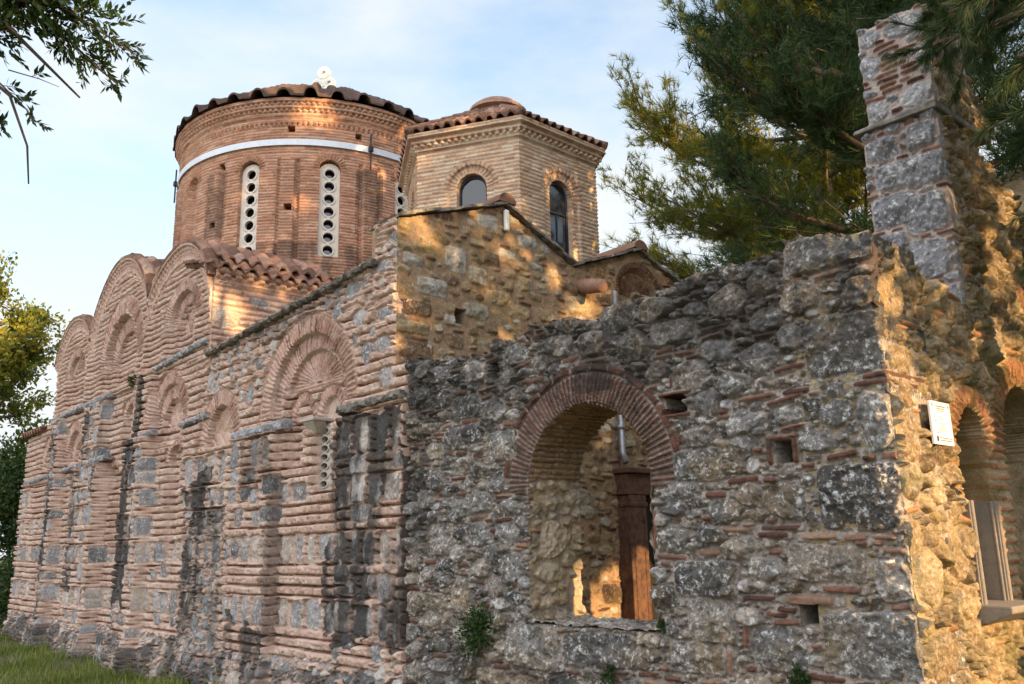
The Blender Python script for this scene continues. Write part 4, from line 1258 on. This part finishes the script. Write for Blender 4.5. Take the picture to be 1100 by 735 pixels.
mb = MB(); mb.prism([(SX - .2, 6.98, .98), (SX + .06, 7.0, .96), (SX + .24, 7.0, 1.04), (SX + .24, 7.0, 1.09), (SX - .2, 6.98, 1.10)], (0, .72, 0)); mb.build('ledge', m_carve, porch, bevel=.012)

# ------------------------------------------------------------------ pier above the side wall
pier = thing('stone_pier', 'tall two-tier stone pier rising above the end of the ruined wall under pine boughs', 'pier', (-3.1, 8.2, 3.4))
pf = Panel(-3.44, -2.745, 3.2, 5.36, .0095, 101)
for (x, z, w, h, r) in [(-3.22, 4.52, .40, .30, .45), (-2.93, 4.42, .34, .34, .6), (-3.30, 4.18, .30, .24, .5), (-2.92, 4.82, .34, .28, .55), (-3.2, 4.85, .3, .24, .7), (-3.0, 3.98, .36, .36, .8), (-3.27, 3.86, .34, .30, .5), (-2.9, 3.55, .34, .36, .9), (-3.24, 3.50, .40, .32, .6), (-3.26, 5.14, .3, .2, .6), (-2.9, 5.15, .24, .24, .4)]:
    pf.piece(x, z, w, h, 2, .045, 6, 0, False, .15, .014, .3, rnd=r * .8)
on = np.ones_like(pf.U, bool)
pf.rubble([(.12, .22, .5, 1, 500)], on, ht=(.02, .04)); pf.bricks_in_gaps(400, on, (.08, .22), (.028, .04), .02, .05); pf.rubble([(.05, .1, .5, 1, 800)], on, ht=(.01, .03))
pf.H *= 1.6
pf.B -= np.where(pf.occ, 0, .025)
pf.build('shaft', lambda u, v, h: np.stack([u, 7.63 - h, v], -1), m_pier, pier, thick=.5, rough=.01)
def slab2(mb, x0, x1, y0, y1, z0, z1):
    mb.box(x0, x1, y0, y1, z0, z1, .012)
mb = MB(); slab2(mb, -3.49, -2.70, 7.56, 8.75, 5.34, 5.40); mb.build('ledge', m_coping, pier, bevel=.012)
uf = Panel(-3.38, -2.76, 5.40, 6.55, .0095, 103)
topu = 6.46 + .05 * uf.n1
for (x, z, w, h, r) in [(-3.27, 6.32, .24, .22, .6), (-2.93, 6.30, .46, .24, .7), (-3.3, 6.02, .2, .28, .6), (-2.9, 5.56, .40, .26, .95), (-3.28, 5.55, .2, .22, .7)]:
    uf.piece(x, z, w, h, 2, .03, 4, 0, False, .15, .012, .3, rnd=r)
on = np.ones_like(uf.U, bool)
for zb_ in np.arange(5.72, 6.2, .058):
    for xb_ in (-3.12, -2.95):
        uf.piece(xb_ + uf.rs.normal() * .03, zb_, uf.rs.uniform(.14, .24), .038, 1, .022, 5, uf.rs.normal() * .04, False, .15, .006, .1)
uf.rubble([(.1, .2, .4, .8, 300)], on); uf.bricks_in_gaps(500, on, (.08, .22), (.03, .042), .022, 0)
uf.hole = uf.V > topu
uf.H *= 1.4
uf.build('upper_shaft', lambda u, v, h: np.stack([u, 7.68 - h, v], -1), m_pier, pier, thick=.9, rough=.01)
ur = Panel(7.74, 8.9, 5.40, 6.5, .012, 105)
on = np.ones_like(ur.U, bool)
ur.rubble([(.2, .34, .5, 1, 300), (.1, .2, .5, 1, 500)], on); ur.bricks_in_gaps(400, on)
ur.hole = ur.V > np.interp(ur.U, [7.7, 8.3, 8.6, 8.9], [6.46, 6.40, 5.9, 5.6]) + .06 * ur.n1
ur.build('flank', lambda u, v, h: np.stack([-2.75 + h, u, v], -1), m_side, pier, thick=.6, rough=.012)
del pf, uf, ur

# ------------------------------------------------------------------ information plaque
plq = thing('information_plaque', 'white information plaque fixed to the sunlit ochre side wall', 'plaque', (SX + .06, 6.63, 2.41))
mb = MB(); mb.box(SX + .055, SX + .075, 6.46, 6.80, 2.25, 2.57); mb.build('panel', m_plaque, plq, bevel=.003)
for y in (6.52, 6.74):
    mb = MB(); mb.box(SX - .06, SX + .054, y - .012, y + .012, 2.40, 2.424); mb.build('bracket', m_iron, plq)
mb = MB(); X0, X1 = SX + .0765, SX + .0785
rngt = random.Random(3)
for (z, y0, y1, hgt) in [(2.535, 6.55, 6.71, .010), (2.518, 6.56, 6.70, .008), (2.502, 6.58, 6.68, .007), (2.470, 6.50, 6.53, .006), (2.458, 6.59, 6.64, .006), (2.440, 6.57, 6.66, .005), (2.422, 6.50, 6.55, .007), (2.405, 6.57, 6.68, .005), (2.388, 6.58, 6.67, .005), (2.371, 6.57, 6.68, .005), (2.354, 6.52, 6.72, .005), (2.337, 6.52, 6.56, .007), (2.300, 6.55, 6.77, .008), (2.282, 6.56, 6.76, .008)]:
    y = y0; mb = MB()
    while y < y1:                                        # words as runs of small strokes
        w = rngt.uniform(.008, .022)
        mb.box(X0, X1, y, min(y + w, y1), z - hgt / 2, z + hgt / 2); y += w + .006
    mb.build('lettering', m_ink, plq)
mb = MB(); mb.box(X0, X1, 6.505, 6.535, 2.272, 2.312); mb.build('emblem', m_emblem, plq)
for y in (6.49, 6.765):
    mb = MB(); mb.tube([(X0, y, 2.54), (X1, y, 2.54)], .011, 12); mb.build('crest', m_ink, plq)

# ------------------------------------------------------------------ vegetation
def tufts(P, D, k, ln, w, rng, spread=.6, rnd=None, back=.0):
    """P,D (n,3): k needles per tuft as thin triangles"""
    n = len(P)
    d = D[:, None, :] + rng.normal(size=(n, k, 3)) * spread
    d /= np.linalg.norm(d, axis=2, keepdims=True)
    s = np.cross(d, rng.normal(size=(n, k, 3))); s /= np.linalg.norm(s, axis=2, keepdims=True) + 1e-9
    p = P[:, None, :] - D[:, None, :] * (rng.rand(n, k, 1) * back)
    L = ln * rng.uniform(.7, 1.2, (n, k, 1)); W = w * rng.uniform(.7, 1.3, (n, k, 1))
    V = np.stack([p - s * W / 2, p + s * W / 2, p + d * L], 2).reshape(-1, 3)
    F = np.arange(len(V)).reshape(-1, 3)
    r = (rng.rand(n) if rnd is None else rnd)[:, None, None] + rng.normal(size=(n, k, 1)) * .10
    r = np.clip(np.broadcast_to(r, (n, k, 3)), 0, 1).reshape(-1)
    C = np.zeros((len(V), 4)); C[:, 2] = r
    return V, F, C


def leaves(P, D, ln, w, rng, rnd=None):
    n = len(P)
    d = D / (np.linalg.norm(D, axis=1, keepdims=True) + 1e-9)
    s = np.cross(d, rng.normal(size=(n, 3))); s /= np.linalg.norm(s, axis=1, keepdims=True) + 1e-9
    L = ln * rng.uniform(.6, 1.25, (n, 1)); W = w * rng.uniform(.7, 1.3, (n, 1))
    nrm = np.cross(d, s)
    V = np.stack([P, P + d * L * .45 + s * W / 2 + nrm * W * .12, P + d * L, P + d * L * .45 - s * W / 2 + nrm * W * .12], 1).reshape(-1, 3)
    F = np.arange(len(V)).reshape(-1, 4)
    r = np.clip(rng.rand(n) if rnd is None else rnd, 0, 1)
    C = np.zeros((len(V), 4)); C[:, 2] = np.repeat(r, 4)
    return V, F, C


def unit(v):
    v = np.asarray(v, float)
    return v / (np.linalg.norm(v) + 1e-9)


def conifer(root, base, H, z0, R, seed, nl=40, sub=9, per=14, k=12, ln=.16, w=.010, mat=None, r0=.28, bias=None, flat=.25, squash=.8):
    rng = np.random.RandomState(seed)
    base = np.array(base, float)
    mt = MB()
    n = 9; tp = []
    for i in range(n + 1):
        t = i / n
        tp.append(base + np.array([.35 * math.sin(2.2 * t + seed), .35 * math.sin(1.7 * t + 2 * seed), H * t]))
    mt.tube(tp, [r0 * (1 - .88 * i / n) + .02 for i in range(n + 1)], 9)
    P = []; D = []; Rn = []
    for i in range(nl):
        t = (z0 + (H - z0) * ((i + rng.rand()) / nl) ** .9) / H
        p = base + np.array([.35 * math.sin(2.2 * t + seed), .35 * math.sin(1.7 * t + 2 * seed), H * t])
        az = i * 2.399 + rng.normal() * .3
        tt = (t * H - z0) / (H - z0)
        L = R * (1 - tt) ** .55 * (.45 + .55 * min(1, tt * 5 + .4)) * rng.uniform(.6, 1.15)
        if bias is not None:
            L *= 1 + bias[1] * math.cos(az - bias[0])
        d = np.array([math.cos(az), math.sin(az), rng.uniform(-.05, .30) + .5 * tt])
        pts = [p]; m = 6
        for j in range(m):
            d = unit(d + np.array([rng.normal() * .14, rng.normal() * .14, .06 + rng.normal() * .07]))
            pts.append(pts[-1] + d * L / m)
        mt.tube(pts, [max(.012, (.09 * (1 - tt) + .03) * (1 - j / (m + .3))) for j in range(m + 1)], 5)
        pts = np.array(pts); clump = rng.rand()
        for sgm in range(sub):
            q = rng.uniform(.25, 1.0) * m; j = min(int(q), m - 1); b = pts[j] + (pts[j + 1] - pts[j]) * (q - j)
            a2 = rng.uniform(-1.5, 1.5); dd = unit(pts[j + 1] - pts[j])
            side = unit(np.cross(dd, [0, 0, 1]))
            sd = unit(dd * math.cos(a2) + side * math.sin(a2) + np.array([0, 0, rng.uniform(-.1, .6)]))
            sl_ = L * rng.uniform(.18, .36) * (1.25 - .5 * q / m) + .25
            e = b + sd * sl_
            mt.tube([b, (b + e) / 2 + np.array([0, 0, -.03]), e], [.014, .010, .005], 3, False)
            u = rng.rand(per) ** .7
            pp = b + (e - b) * u[:, None] + rng.normal(size=(per, 3)) * .11 * np.array([1, 1, squash])
            P.append(pp); D.append(np.tile(unit(sd + np.array([0, 0, .35])), (per, 1)) + rng.normal(size=(per, 3)) * .4)
            Rn.append(np.clip(.25 + .5 * clump + rng.normal(size=per) * .16, 0, 1))
    P = np.concatenate(P); D = np.concatenate(D); D /= np.linalg.norm(D, axis=1, keepdims=True); Rn = np.concatenate(Rn)
    mt.build('trunk', m_bark, root, smooth=True)
    V, F, C = tufts(P, D, k, ln, w, rng, .55, Rn, back=.12)
    link('crown', raw_mesh('crown', V, F, C, False), mat or m_pine, root)


def broadleaf(root, base, H, z0, R, seed, nl=26, sub=12, per=40, ln=.09, w=.045, mat=None, r0=.2, trunk=True, sun_tint=None):
    rng = np.random.RandomState(seed); base = np.array(base, float)
    mt = MB(); P = []; D = []; Rn = []
    tp = [base + np.array([.3 * math.sin(2 * t + seed), .3 * math.sin(1.6 * t + seed * 2), H * .85 * t]) for t in np.linspace(0, 1, 8)]
    mt.tube(tp, [r0 * (1 - .85 * t) + .015 for t in np.linspace(0, 1, 8)], 8)
    for i in range(nl):
        t = rng.uniform(max(z0 / H, .05), .85) / .85; q = t * 7; j = min(int(q), 6); p = tp[j] + (tp[j + 1] - tp[j]) * (q - j)
        az = i * 2.399; tt = (p[2] - base[2]) / H
        L = R * math.sqrt(max(.12, 1 - (2 * max(tt - .3, 0)) ** 2 * .6)) * rng.uniform(.55, 1.15)
        d = np.array([math.cos(az), math.sin(az), rng.uniform(.1, .9)])
        pts = [p]; m = 5
        for jj in range(m):
            d = unit(d + rng.normal(size=3) * .2 + np.array([0, 0, .05])); pts.append(pts[-1] + d * L / m)
        mt.tube(pts, [max(.01, .07 * (1 - jj / (m + .3))) for jj in range(m + 1)], 5)
        pts = np.array(pts); cl = rng.rand()
        for s_ in range(sub):
            q = rng.uniform(.3, 1) * m; jj = min(int(q), m - 1); b = pts[jj] + (pts[jj + 1] - pts[jj]) * (q - jj)
            sd = unit(rng.normal(size=3) + d * .8 + np.array([0, 0, .3])); e = b + sd * rng.uniform(.3, .8)
            mt.tube([b, e], [.012, .004], 3, False)
            u = rng.rand(per)
            P.append(b + (e - b) * u[:, None] + rng.normal(size=(per, 3)) * .16); D.append(sd + rng.normal(size=(per, 3)) * .9)
            c0 = .3 + .5 * cl + rng.normal(size=per) * .18
            if sun_tint is not None:
                c0 = c0 * .6 + sun_tint(P[-1][:, 2] - base[2]) * .5  # upper leaves yellower: sun on the crown painted in by height
            Rn.append(np.clip(c0, 0, 1))
    P = np.concatenate(P); D = np.concatenate(D); Rn = np.concatenate(Rn)
    if trunk:
        mt.build('trunk', m_bark, root, smooth=True)
    V, F, C = leaves(P, D, ln, w, rng, Rn)
    link('crown', raw_mesh('crown', V, F, C, False), mat or m_wild, root)


t = thing('pine_tree', 'tall sunlit yellow-green pine with spreading boughs between the lantern and the stone pier', 'tree', (-8.3, 16.7, -.5))
conifer(t, (-8.3, 16.7, -.5), 18.5, 4.5, 5.0, 3, nl=104, sub=23, per=20, k=16, ln=.21, w=.013, mat=m_pine, bias=(rad(215), .02))
t = thing('pine_tree', 'dense dark pine behind the stone pier, in front of the yellow-green pine', 'tree', (-4.6, 12.9, -.5))
conifer(t, (-4.6, 12.9, -.5), 19.5, 4.5, 3.7, 5, nl=86, sub=24, per=20, k=12, ln=.19, w=.013, mat=m_pine2)

t = thing('pine_tree', 'pine out of view to the right whose crown throws broken shade on the walls', 'tree', (6.5, 10.5, -.5))
conifer(t, (6.5, 10.9, -.5), 20.0, 5.5, 4.2, 9, nl=84, sub=16, per=16, k=11, ln=.22, w=.016, mat=m_pine2)

t = thing('pine_tree', 'added pine, unseen to the right of the camera, holding back side sky light', 'tree', (9.5, 1.0, -.5))
conifer(t, (9.5, 1.0, -.5), 14.0, 1.0, 4.0, 19, nl=60, sub=14, per=16, k=11, ln=.24, w=.02, mat=m_pine2)

# near pine on the right: trunk out of the frame, boughs reach in over the pier
t = thing('pine_tree', 'near pine with long drooping needles hanging over the pier at top right', 'tree', (0.9, 8.6, -.5))
rng = np.random.RandomState(12)
mt = MB(); mt.tube([(0.9, 8.6, -.5), (.85, 8.5, 2.5), (.7, 8.5, 5), (.6, 8.6, 8), (.6, 8.6, 11)], [.28, .24, .2, .14, .06], 10)
P = []; D = []; Rn = []
BOUGH = [((.7, 8.5, 5.2), (-1.95, 5.9, 5.15)), ((.7, 8.5, 5.4), (-2.35, 6.5, 5.30)), ((.7, 8.5, 5.0), (-1.5, 6.0, 4.35)), ((.68, 8.5, 4.4), (-1.62, 6.6, 3.9)), ((.6, 8.5, 5.8), (-2.6, 7.4, 6.1)), ((.6, 8.5, 6.2), (-1.7, 5.6, 5.6)), ((.6, 8.5, 6.0), (-3.3, 8.6, 6.9)), ((.6, 8.5, 7.0), (-2.4, 7.4, 7.3)), ((.7, 8.5, 4.7), (-1.9, 8.2, 4.6)), ((.6, 8.5, 5.6), (-2.0, 9.4, 5.7)), ((.7, 8.5, 5.6), (-1.75, 5.6, 5.2)), ((.7, 8.5, 4.6), (-1.55, 6.1, 4.05)), ((.7, 8.5, 5.9), (-2.15, 5.9, 5.75)), ((.7, 8.5, 4.2), (-1.75, 7.3, 3.75)), ((.6, 8.5, 6.6), (-2.5, 6.6, 6.4)), ((.7, 8.5, 5.2), (-1.45, 5.4, 4.75)), ((.6, 8.5, 5.6), (-1.5, 5.3, 5.3)), ((.6, 8.5, 5.9), (-1.85, 6.3, 5.6)), ((.7, 8.5, 4.9), (-1.8, 7.0, 4.5)), ((.7, 8.5, 4.5), (-1.9, 7.9, 4.2)), ((.6, 8.5, 6.2), (-2.2, 7.2, 6.0)), ((.7, 8.5, 4.6), (-1.7, 6.6, 4.2)), ((.7, 8.5, 5.1), (-1.55, 5.8, 4.6)), ((.6, 8.5, 6.4), (-2.0, 6.4, 6.0))]
for bi, (a, b) in enumerate(BOUGH):
    a = np.array(a); b = np.array(b); pts = []
    for i in range(8):
        u = i / 7; pts.append(a + (b - a) * u + np.array([0, 0, .35 * math.sin(u * PI)]) + rng.normal(size=3) * .05 * (0 < i))
    mt.tube(pts, [.06 * (1 - .8 * i / 7) + .006 for i in range(8)], 6)
    pts = np.array(pts)
    for s_ in range(34):
        q = rng.uniform(1.6, 6.95); j = int(q); p = pts[j] + (pts[j + 1] - pts[j]) * (q - j); dd = unit(pts[j + 1] - pts[j])
        sd = unit(dd * .8 + rng.normal(size=3) * .6 + np.array([0, 0, -.25])); e = p + sd * rng.uniform(.2, .6)
        mt.tube([p, e], [.012, .006], 4, False)
        per = 7; u = rng.uniform(.35, 1.0, per)
        P.append(p + (e - p) * u[:, None]); D.append(np.tile(unit(sd + np.array([0, 0, -.25])), (per, 1)) + rng.normal(size=(per, 3)) * .15); Rn.append(np.clip(.25 + rng.normal(size=per) * .2 + .3 * (bi % 3 == 1), 0, 1))
P = np.concatenate(P); D = np.concatenate(D); D /= np.linalg.norm(D, axis=1, keepdims=True); Rn = np.concatenate(Rn)
mt.build('trunk', m_bark, t, smooth=True)
V, F, C = tufts(P, D, 34, .17, .0042, rng, .42, Rn, back=.06)
link('crown', raw_mesh('crown', V, F, C, False), m_pine2, t)

# broad-leaved trees beyond the west end
t = thing('broadleaf_tree', 'sunlit yellow-green tree at the far left beyond the church', 'tree', (-34.5, 6.2, -.5))
broadleaf(t, (-34.5, 6.2, -.5), 12.6, 3.0, 3.8, 21, nl=48, sub=14, per=44, ln=.20, w=.10, mat=m_wild, sun_tint=lambda z: np.clip((z - 4) / 5, 0, 1))
t = thing('ivy_bush', 'dark green bushy growth at the far left, below the yellow-green tree', 'bush', (-31.0, 7.4, -.5))
broadleaf(t, (-31.0, 7.4, -.5), 5.4, .3, 2.3, 23, nl=34, sub=14, per=44, ln=.15, w=.09, mat=m_shrub, r0=.12)
t = thing('low_bush', 'low dense green bush by the far left corner of the church', 'bush', (-28.7, 6.6, -.5))
broadleaf(t, (-28.7, 6.6, -.5), 2.0, .1, 1.3, 25, nl=30, sub=12, per=40, ln=.11, w=.06, mat=m_shrub, r0=.06)

# branch with small leaves hanging in at top left; its tree stands out of the frame
t = thing('mastic_tree', 'leafy dark branch of a small-leaved tree hanging into the top left of the sky', 'tree', (-7.0, -0.9, -.5))
rng = np.random.RandomState(31)
mt = MB(); mt.tube([(-7.0, -.9, -.5), (-6.9, -.85, 1.2), (-6.6, -.75, 2.6), (-6.0, -.6, 3.6), (-5.2, -.5, 4.0), (-4.4, -.4, 4.0), (-4.1, 0, 4.2)], [.13, .12, .1, .075, .05, .028, .012], 8)
mt.tube([(-6.6, -.75, 2.6), (-6.9, -.9, 4.0), (-7.0, -1.0, 5.4)], [.09, .06, .02], 7)
LP = []; LD = []
def twig(pts, r0, r1, dens, spread=.12):
    pts = [np.array(p, float) for p in pts]
    mt.tube(pts, list(np.linspace(r0, r1, len(pts))), 5)
    for i in range(len(pts) - 1):
        L = np.linalg.norm(pts[i + 1] - pts[i]); n_ = int(dens * L)
        for _ in range(n_):
            p = pts[i] + (pts[i + 1] - pts[i]) * rng.rand(); d = unit(pts[i + 1] - pts[i])
            sd = unit(d + rng.normal(size=3) * .8); e = p + sd * rng.uniform(.04, spread)
            mt.tube([p, e], [.002, .001], 3, False)
            for q in np.linspace(.3, 1, 5):
                c = p + (e - p) * q
                for sg in (-1, 1):
                    LP.append(c); LD.append(unit(sd + sg * unit(np.cross(sd, [0.7, .7, .1])) * .9 + rng.normal(size=3) * .25))
twig([(-4.4, -.4, 4.0), (-3.95, .3, 3.95), (-3.66, .53, 3.72), (-3.52, .83, 3.40)], .022, .004, 0, .14)
twig([(-3.95, .3, 3.95), (-3.62, .66, 3.78), (-3.42, .86, 3.50), (-3.36, .93, 3.42)], .010, .002, 60, .14)
twig([(-3.66, .53, 3.80), (-3.50, .72, 3.76), (-3.36, .92, 3.60), (-3.33, .97, 3.56)], .007, .002, 70, .13)
twig([(-3.8, .42, 3.9), (-3.62, .55, 3.86), (-3.48, .70, 3.84)], .008, .002, 110, .16)
twig([(-3.9, .35, 3.95), (-3.75, .46, 3.72), (-3.66, .56, 3.66)], .008, .002, 90, .14)
twig([(-4.05, .1, 3.9), (-3.85, .40, 3.85), (-3.66, .52, 3.84), (-3.58, .62, 3.80)], .008, .002, 110, .16)
twig([(-4.2, 0, 3.8), (-3.82, .46, 3.58), (-3.72, .62, 3.42), (-3.71, .70, 3.22), (-3.71, .72, 3.06)], .010, .003, 0, .1)
twig([(-3.75, .58, 3.48), (-3.68, .68, 3.36), (-3.64, .70, 3.30)], .004, .002, 30, .09)
twig([(-3.85, .45, 3.55), (-3.78, .55, 3.38), (-3.74, .6, 3.30)], .004, .002, 60, .1)
twig([(-3.70, .60, 3.52), (-3.62, .70, 3.48), (-3.56, .76, 3.44)], .003, .001, 10, .05)
mt.build('trunk', m_twig, t, smooth=True)
twig([(-3.9, .38, 3.9), (-3.70, .56, 3.80), (-3.55, .72, 3.66), (-3.48, .80, 3.56)], .007, .002, 120, .16)
twig([(-3.85, .40, 3.9), (-3.62, .60, 3.84), (-3.44, .80, 3.74), (-3.38, .9, 3.68)], .007, .002, 90, .15)
twig([(-3.95, .3, 3.8), (-3.78, .50, 3.70), (-3.70, .60, 3.60)], .007, .002, 90, .15)
LP = np.array(LP); LD = np.array(LD)
V, F, C = leaves(LP, LD, .042, .014, rng)
link('crown', raw_mesh('crown', V, F, C, False), m_leaf, t)

# small plants rooted in the masonry
def wall_plant(x, y, z, r, n, seed, label, ln=.05):
    t = thing('wall_plant', label, 'plant', (x, y, z))
    rng = np.random.RandomState(seed); mb = MB(); P = []; D = []
    for i in range(max(6, n // 40)):
        d = unit(rng.normal(size=3) + np.array([0, -.7, .15])); e = np.array([x, y, z]) + d * r * rng.uniform(.6, 1.1) + np.array([0, 0, -.05 * r])
        mb.tube([(x, y + .02, z), (np.array([x, y, z]) + e) / 2 + np.array([0, 0, .03]), e], [.006, .004, .002], 4, False)
        m_ = 40; u = rng.uniform(.3, 1, m_)
        P.append(np.array([x, y, z]) + (e - np.array([x, y, z])) * u[:, None] + rng.normal(size=(m_, 3)) * r * .13); D.append(d + rng.normal(size=(m_, 3)) * .9)
    mb.build('stem', m_twig, t)
    P = np.concatenate(P); P[:, 1] = np.minimum(P[:, 1], y - .005)
    V, F, C = leaves(P, np.concatenate(D), ln, ln * .4, rng)
    link('foliage', raw_mesh('foliage', V, F, C, False), m_shrub, t)
wall_plant(-7.20, 5.95, .74, .27, 1700, 1, 'round green caper bush growing from the ruined wall left of the arch', .05)
wall_plant(-4.85, 6.0, .92, .07, 200, 2, 'tiny green weed on the right end of the arch sill', .03)
wall_plant(-3.62, 5.95, .62, .08, 200, 3, 'small green weed between the stones below the right side of the ruined wall', .04)
wall_plant(-17.95, 5.78, 5.02, .16, 300, 4, 'green tuft hanging under the high cornice slab of the church', .05)
wall_plant(-5.45, 5.95, .48, .10, 260, 5, 'small weed under the arch sill at the bottom of the wall', .04)

# grass along the foot of the church
rng = np.random.RandomState(77)
n = 52000
gx_ = -28.5 + 17 * rng.rand(n); gy_ = 6.0 - 4.5 * rng.rand(n) ** 1.2
dens = np.sin(gx_ * 1.7) * np.cos(gy_ * 2.1 + gx_ * .6) + rng.normal(size=n) * .7
k_ = dens > -.15; gx_, gy_ = gx_[k_], gy_[k_]; n = len(gx_)
gz_ = ground_z(gx_, gy_)
hgt = rng.uniform(.04, .15, n) * np.where(gy_ > 5.2, 1.3, 1.0) * (1 + 1.6 * (rng.rand(n) > .95))
ang = rng.rand(n) * 2 * PI; wd = rng.uniform(.006, .014, n)
lean = rng.normal(size=(n, 2)) * .35
b = np.stack([gx_, gy_, gz_], -1); sx = np.stack([np.cos(ang) * wd, np.sin(ang) * wd, 0 * ang], -1)
tip = b + np.stack([lean[:, 0] * hgt, lean[:, 1] * hgt, hgt], -1)
V = np.stack([b - sx, b + sx, tip], 1).reshape(-1, 3); F = np.arange(len(V)).reshape(-1, 3)
C = np.zeros((len(V), 4)); C[:, 2] = np.repeat(np.clip(rng.normal(size=n) * .25 + .45 + .2 * np.sin(gx_ * 2), 0, 1), 3)
go = link('grass', raw_mesh('grass', V, F, C, False), m_grass)
go['kind'] = 'stuff'
go['label'] = 'rough green grass along the foot of the church'
go['category'] = 'grass'
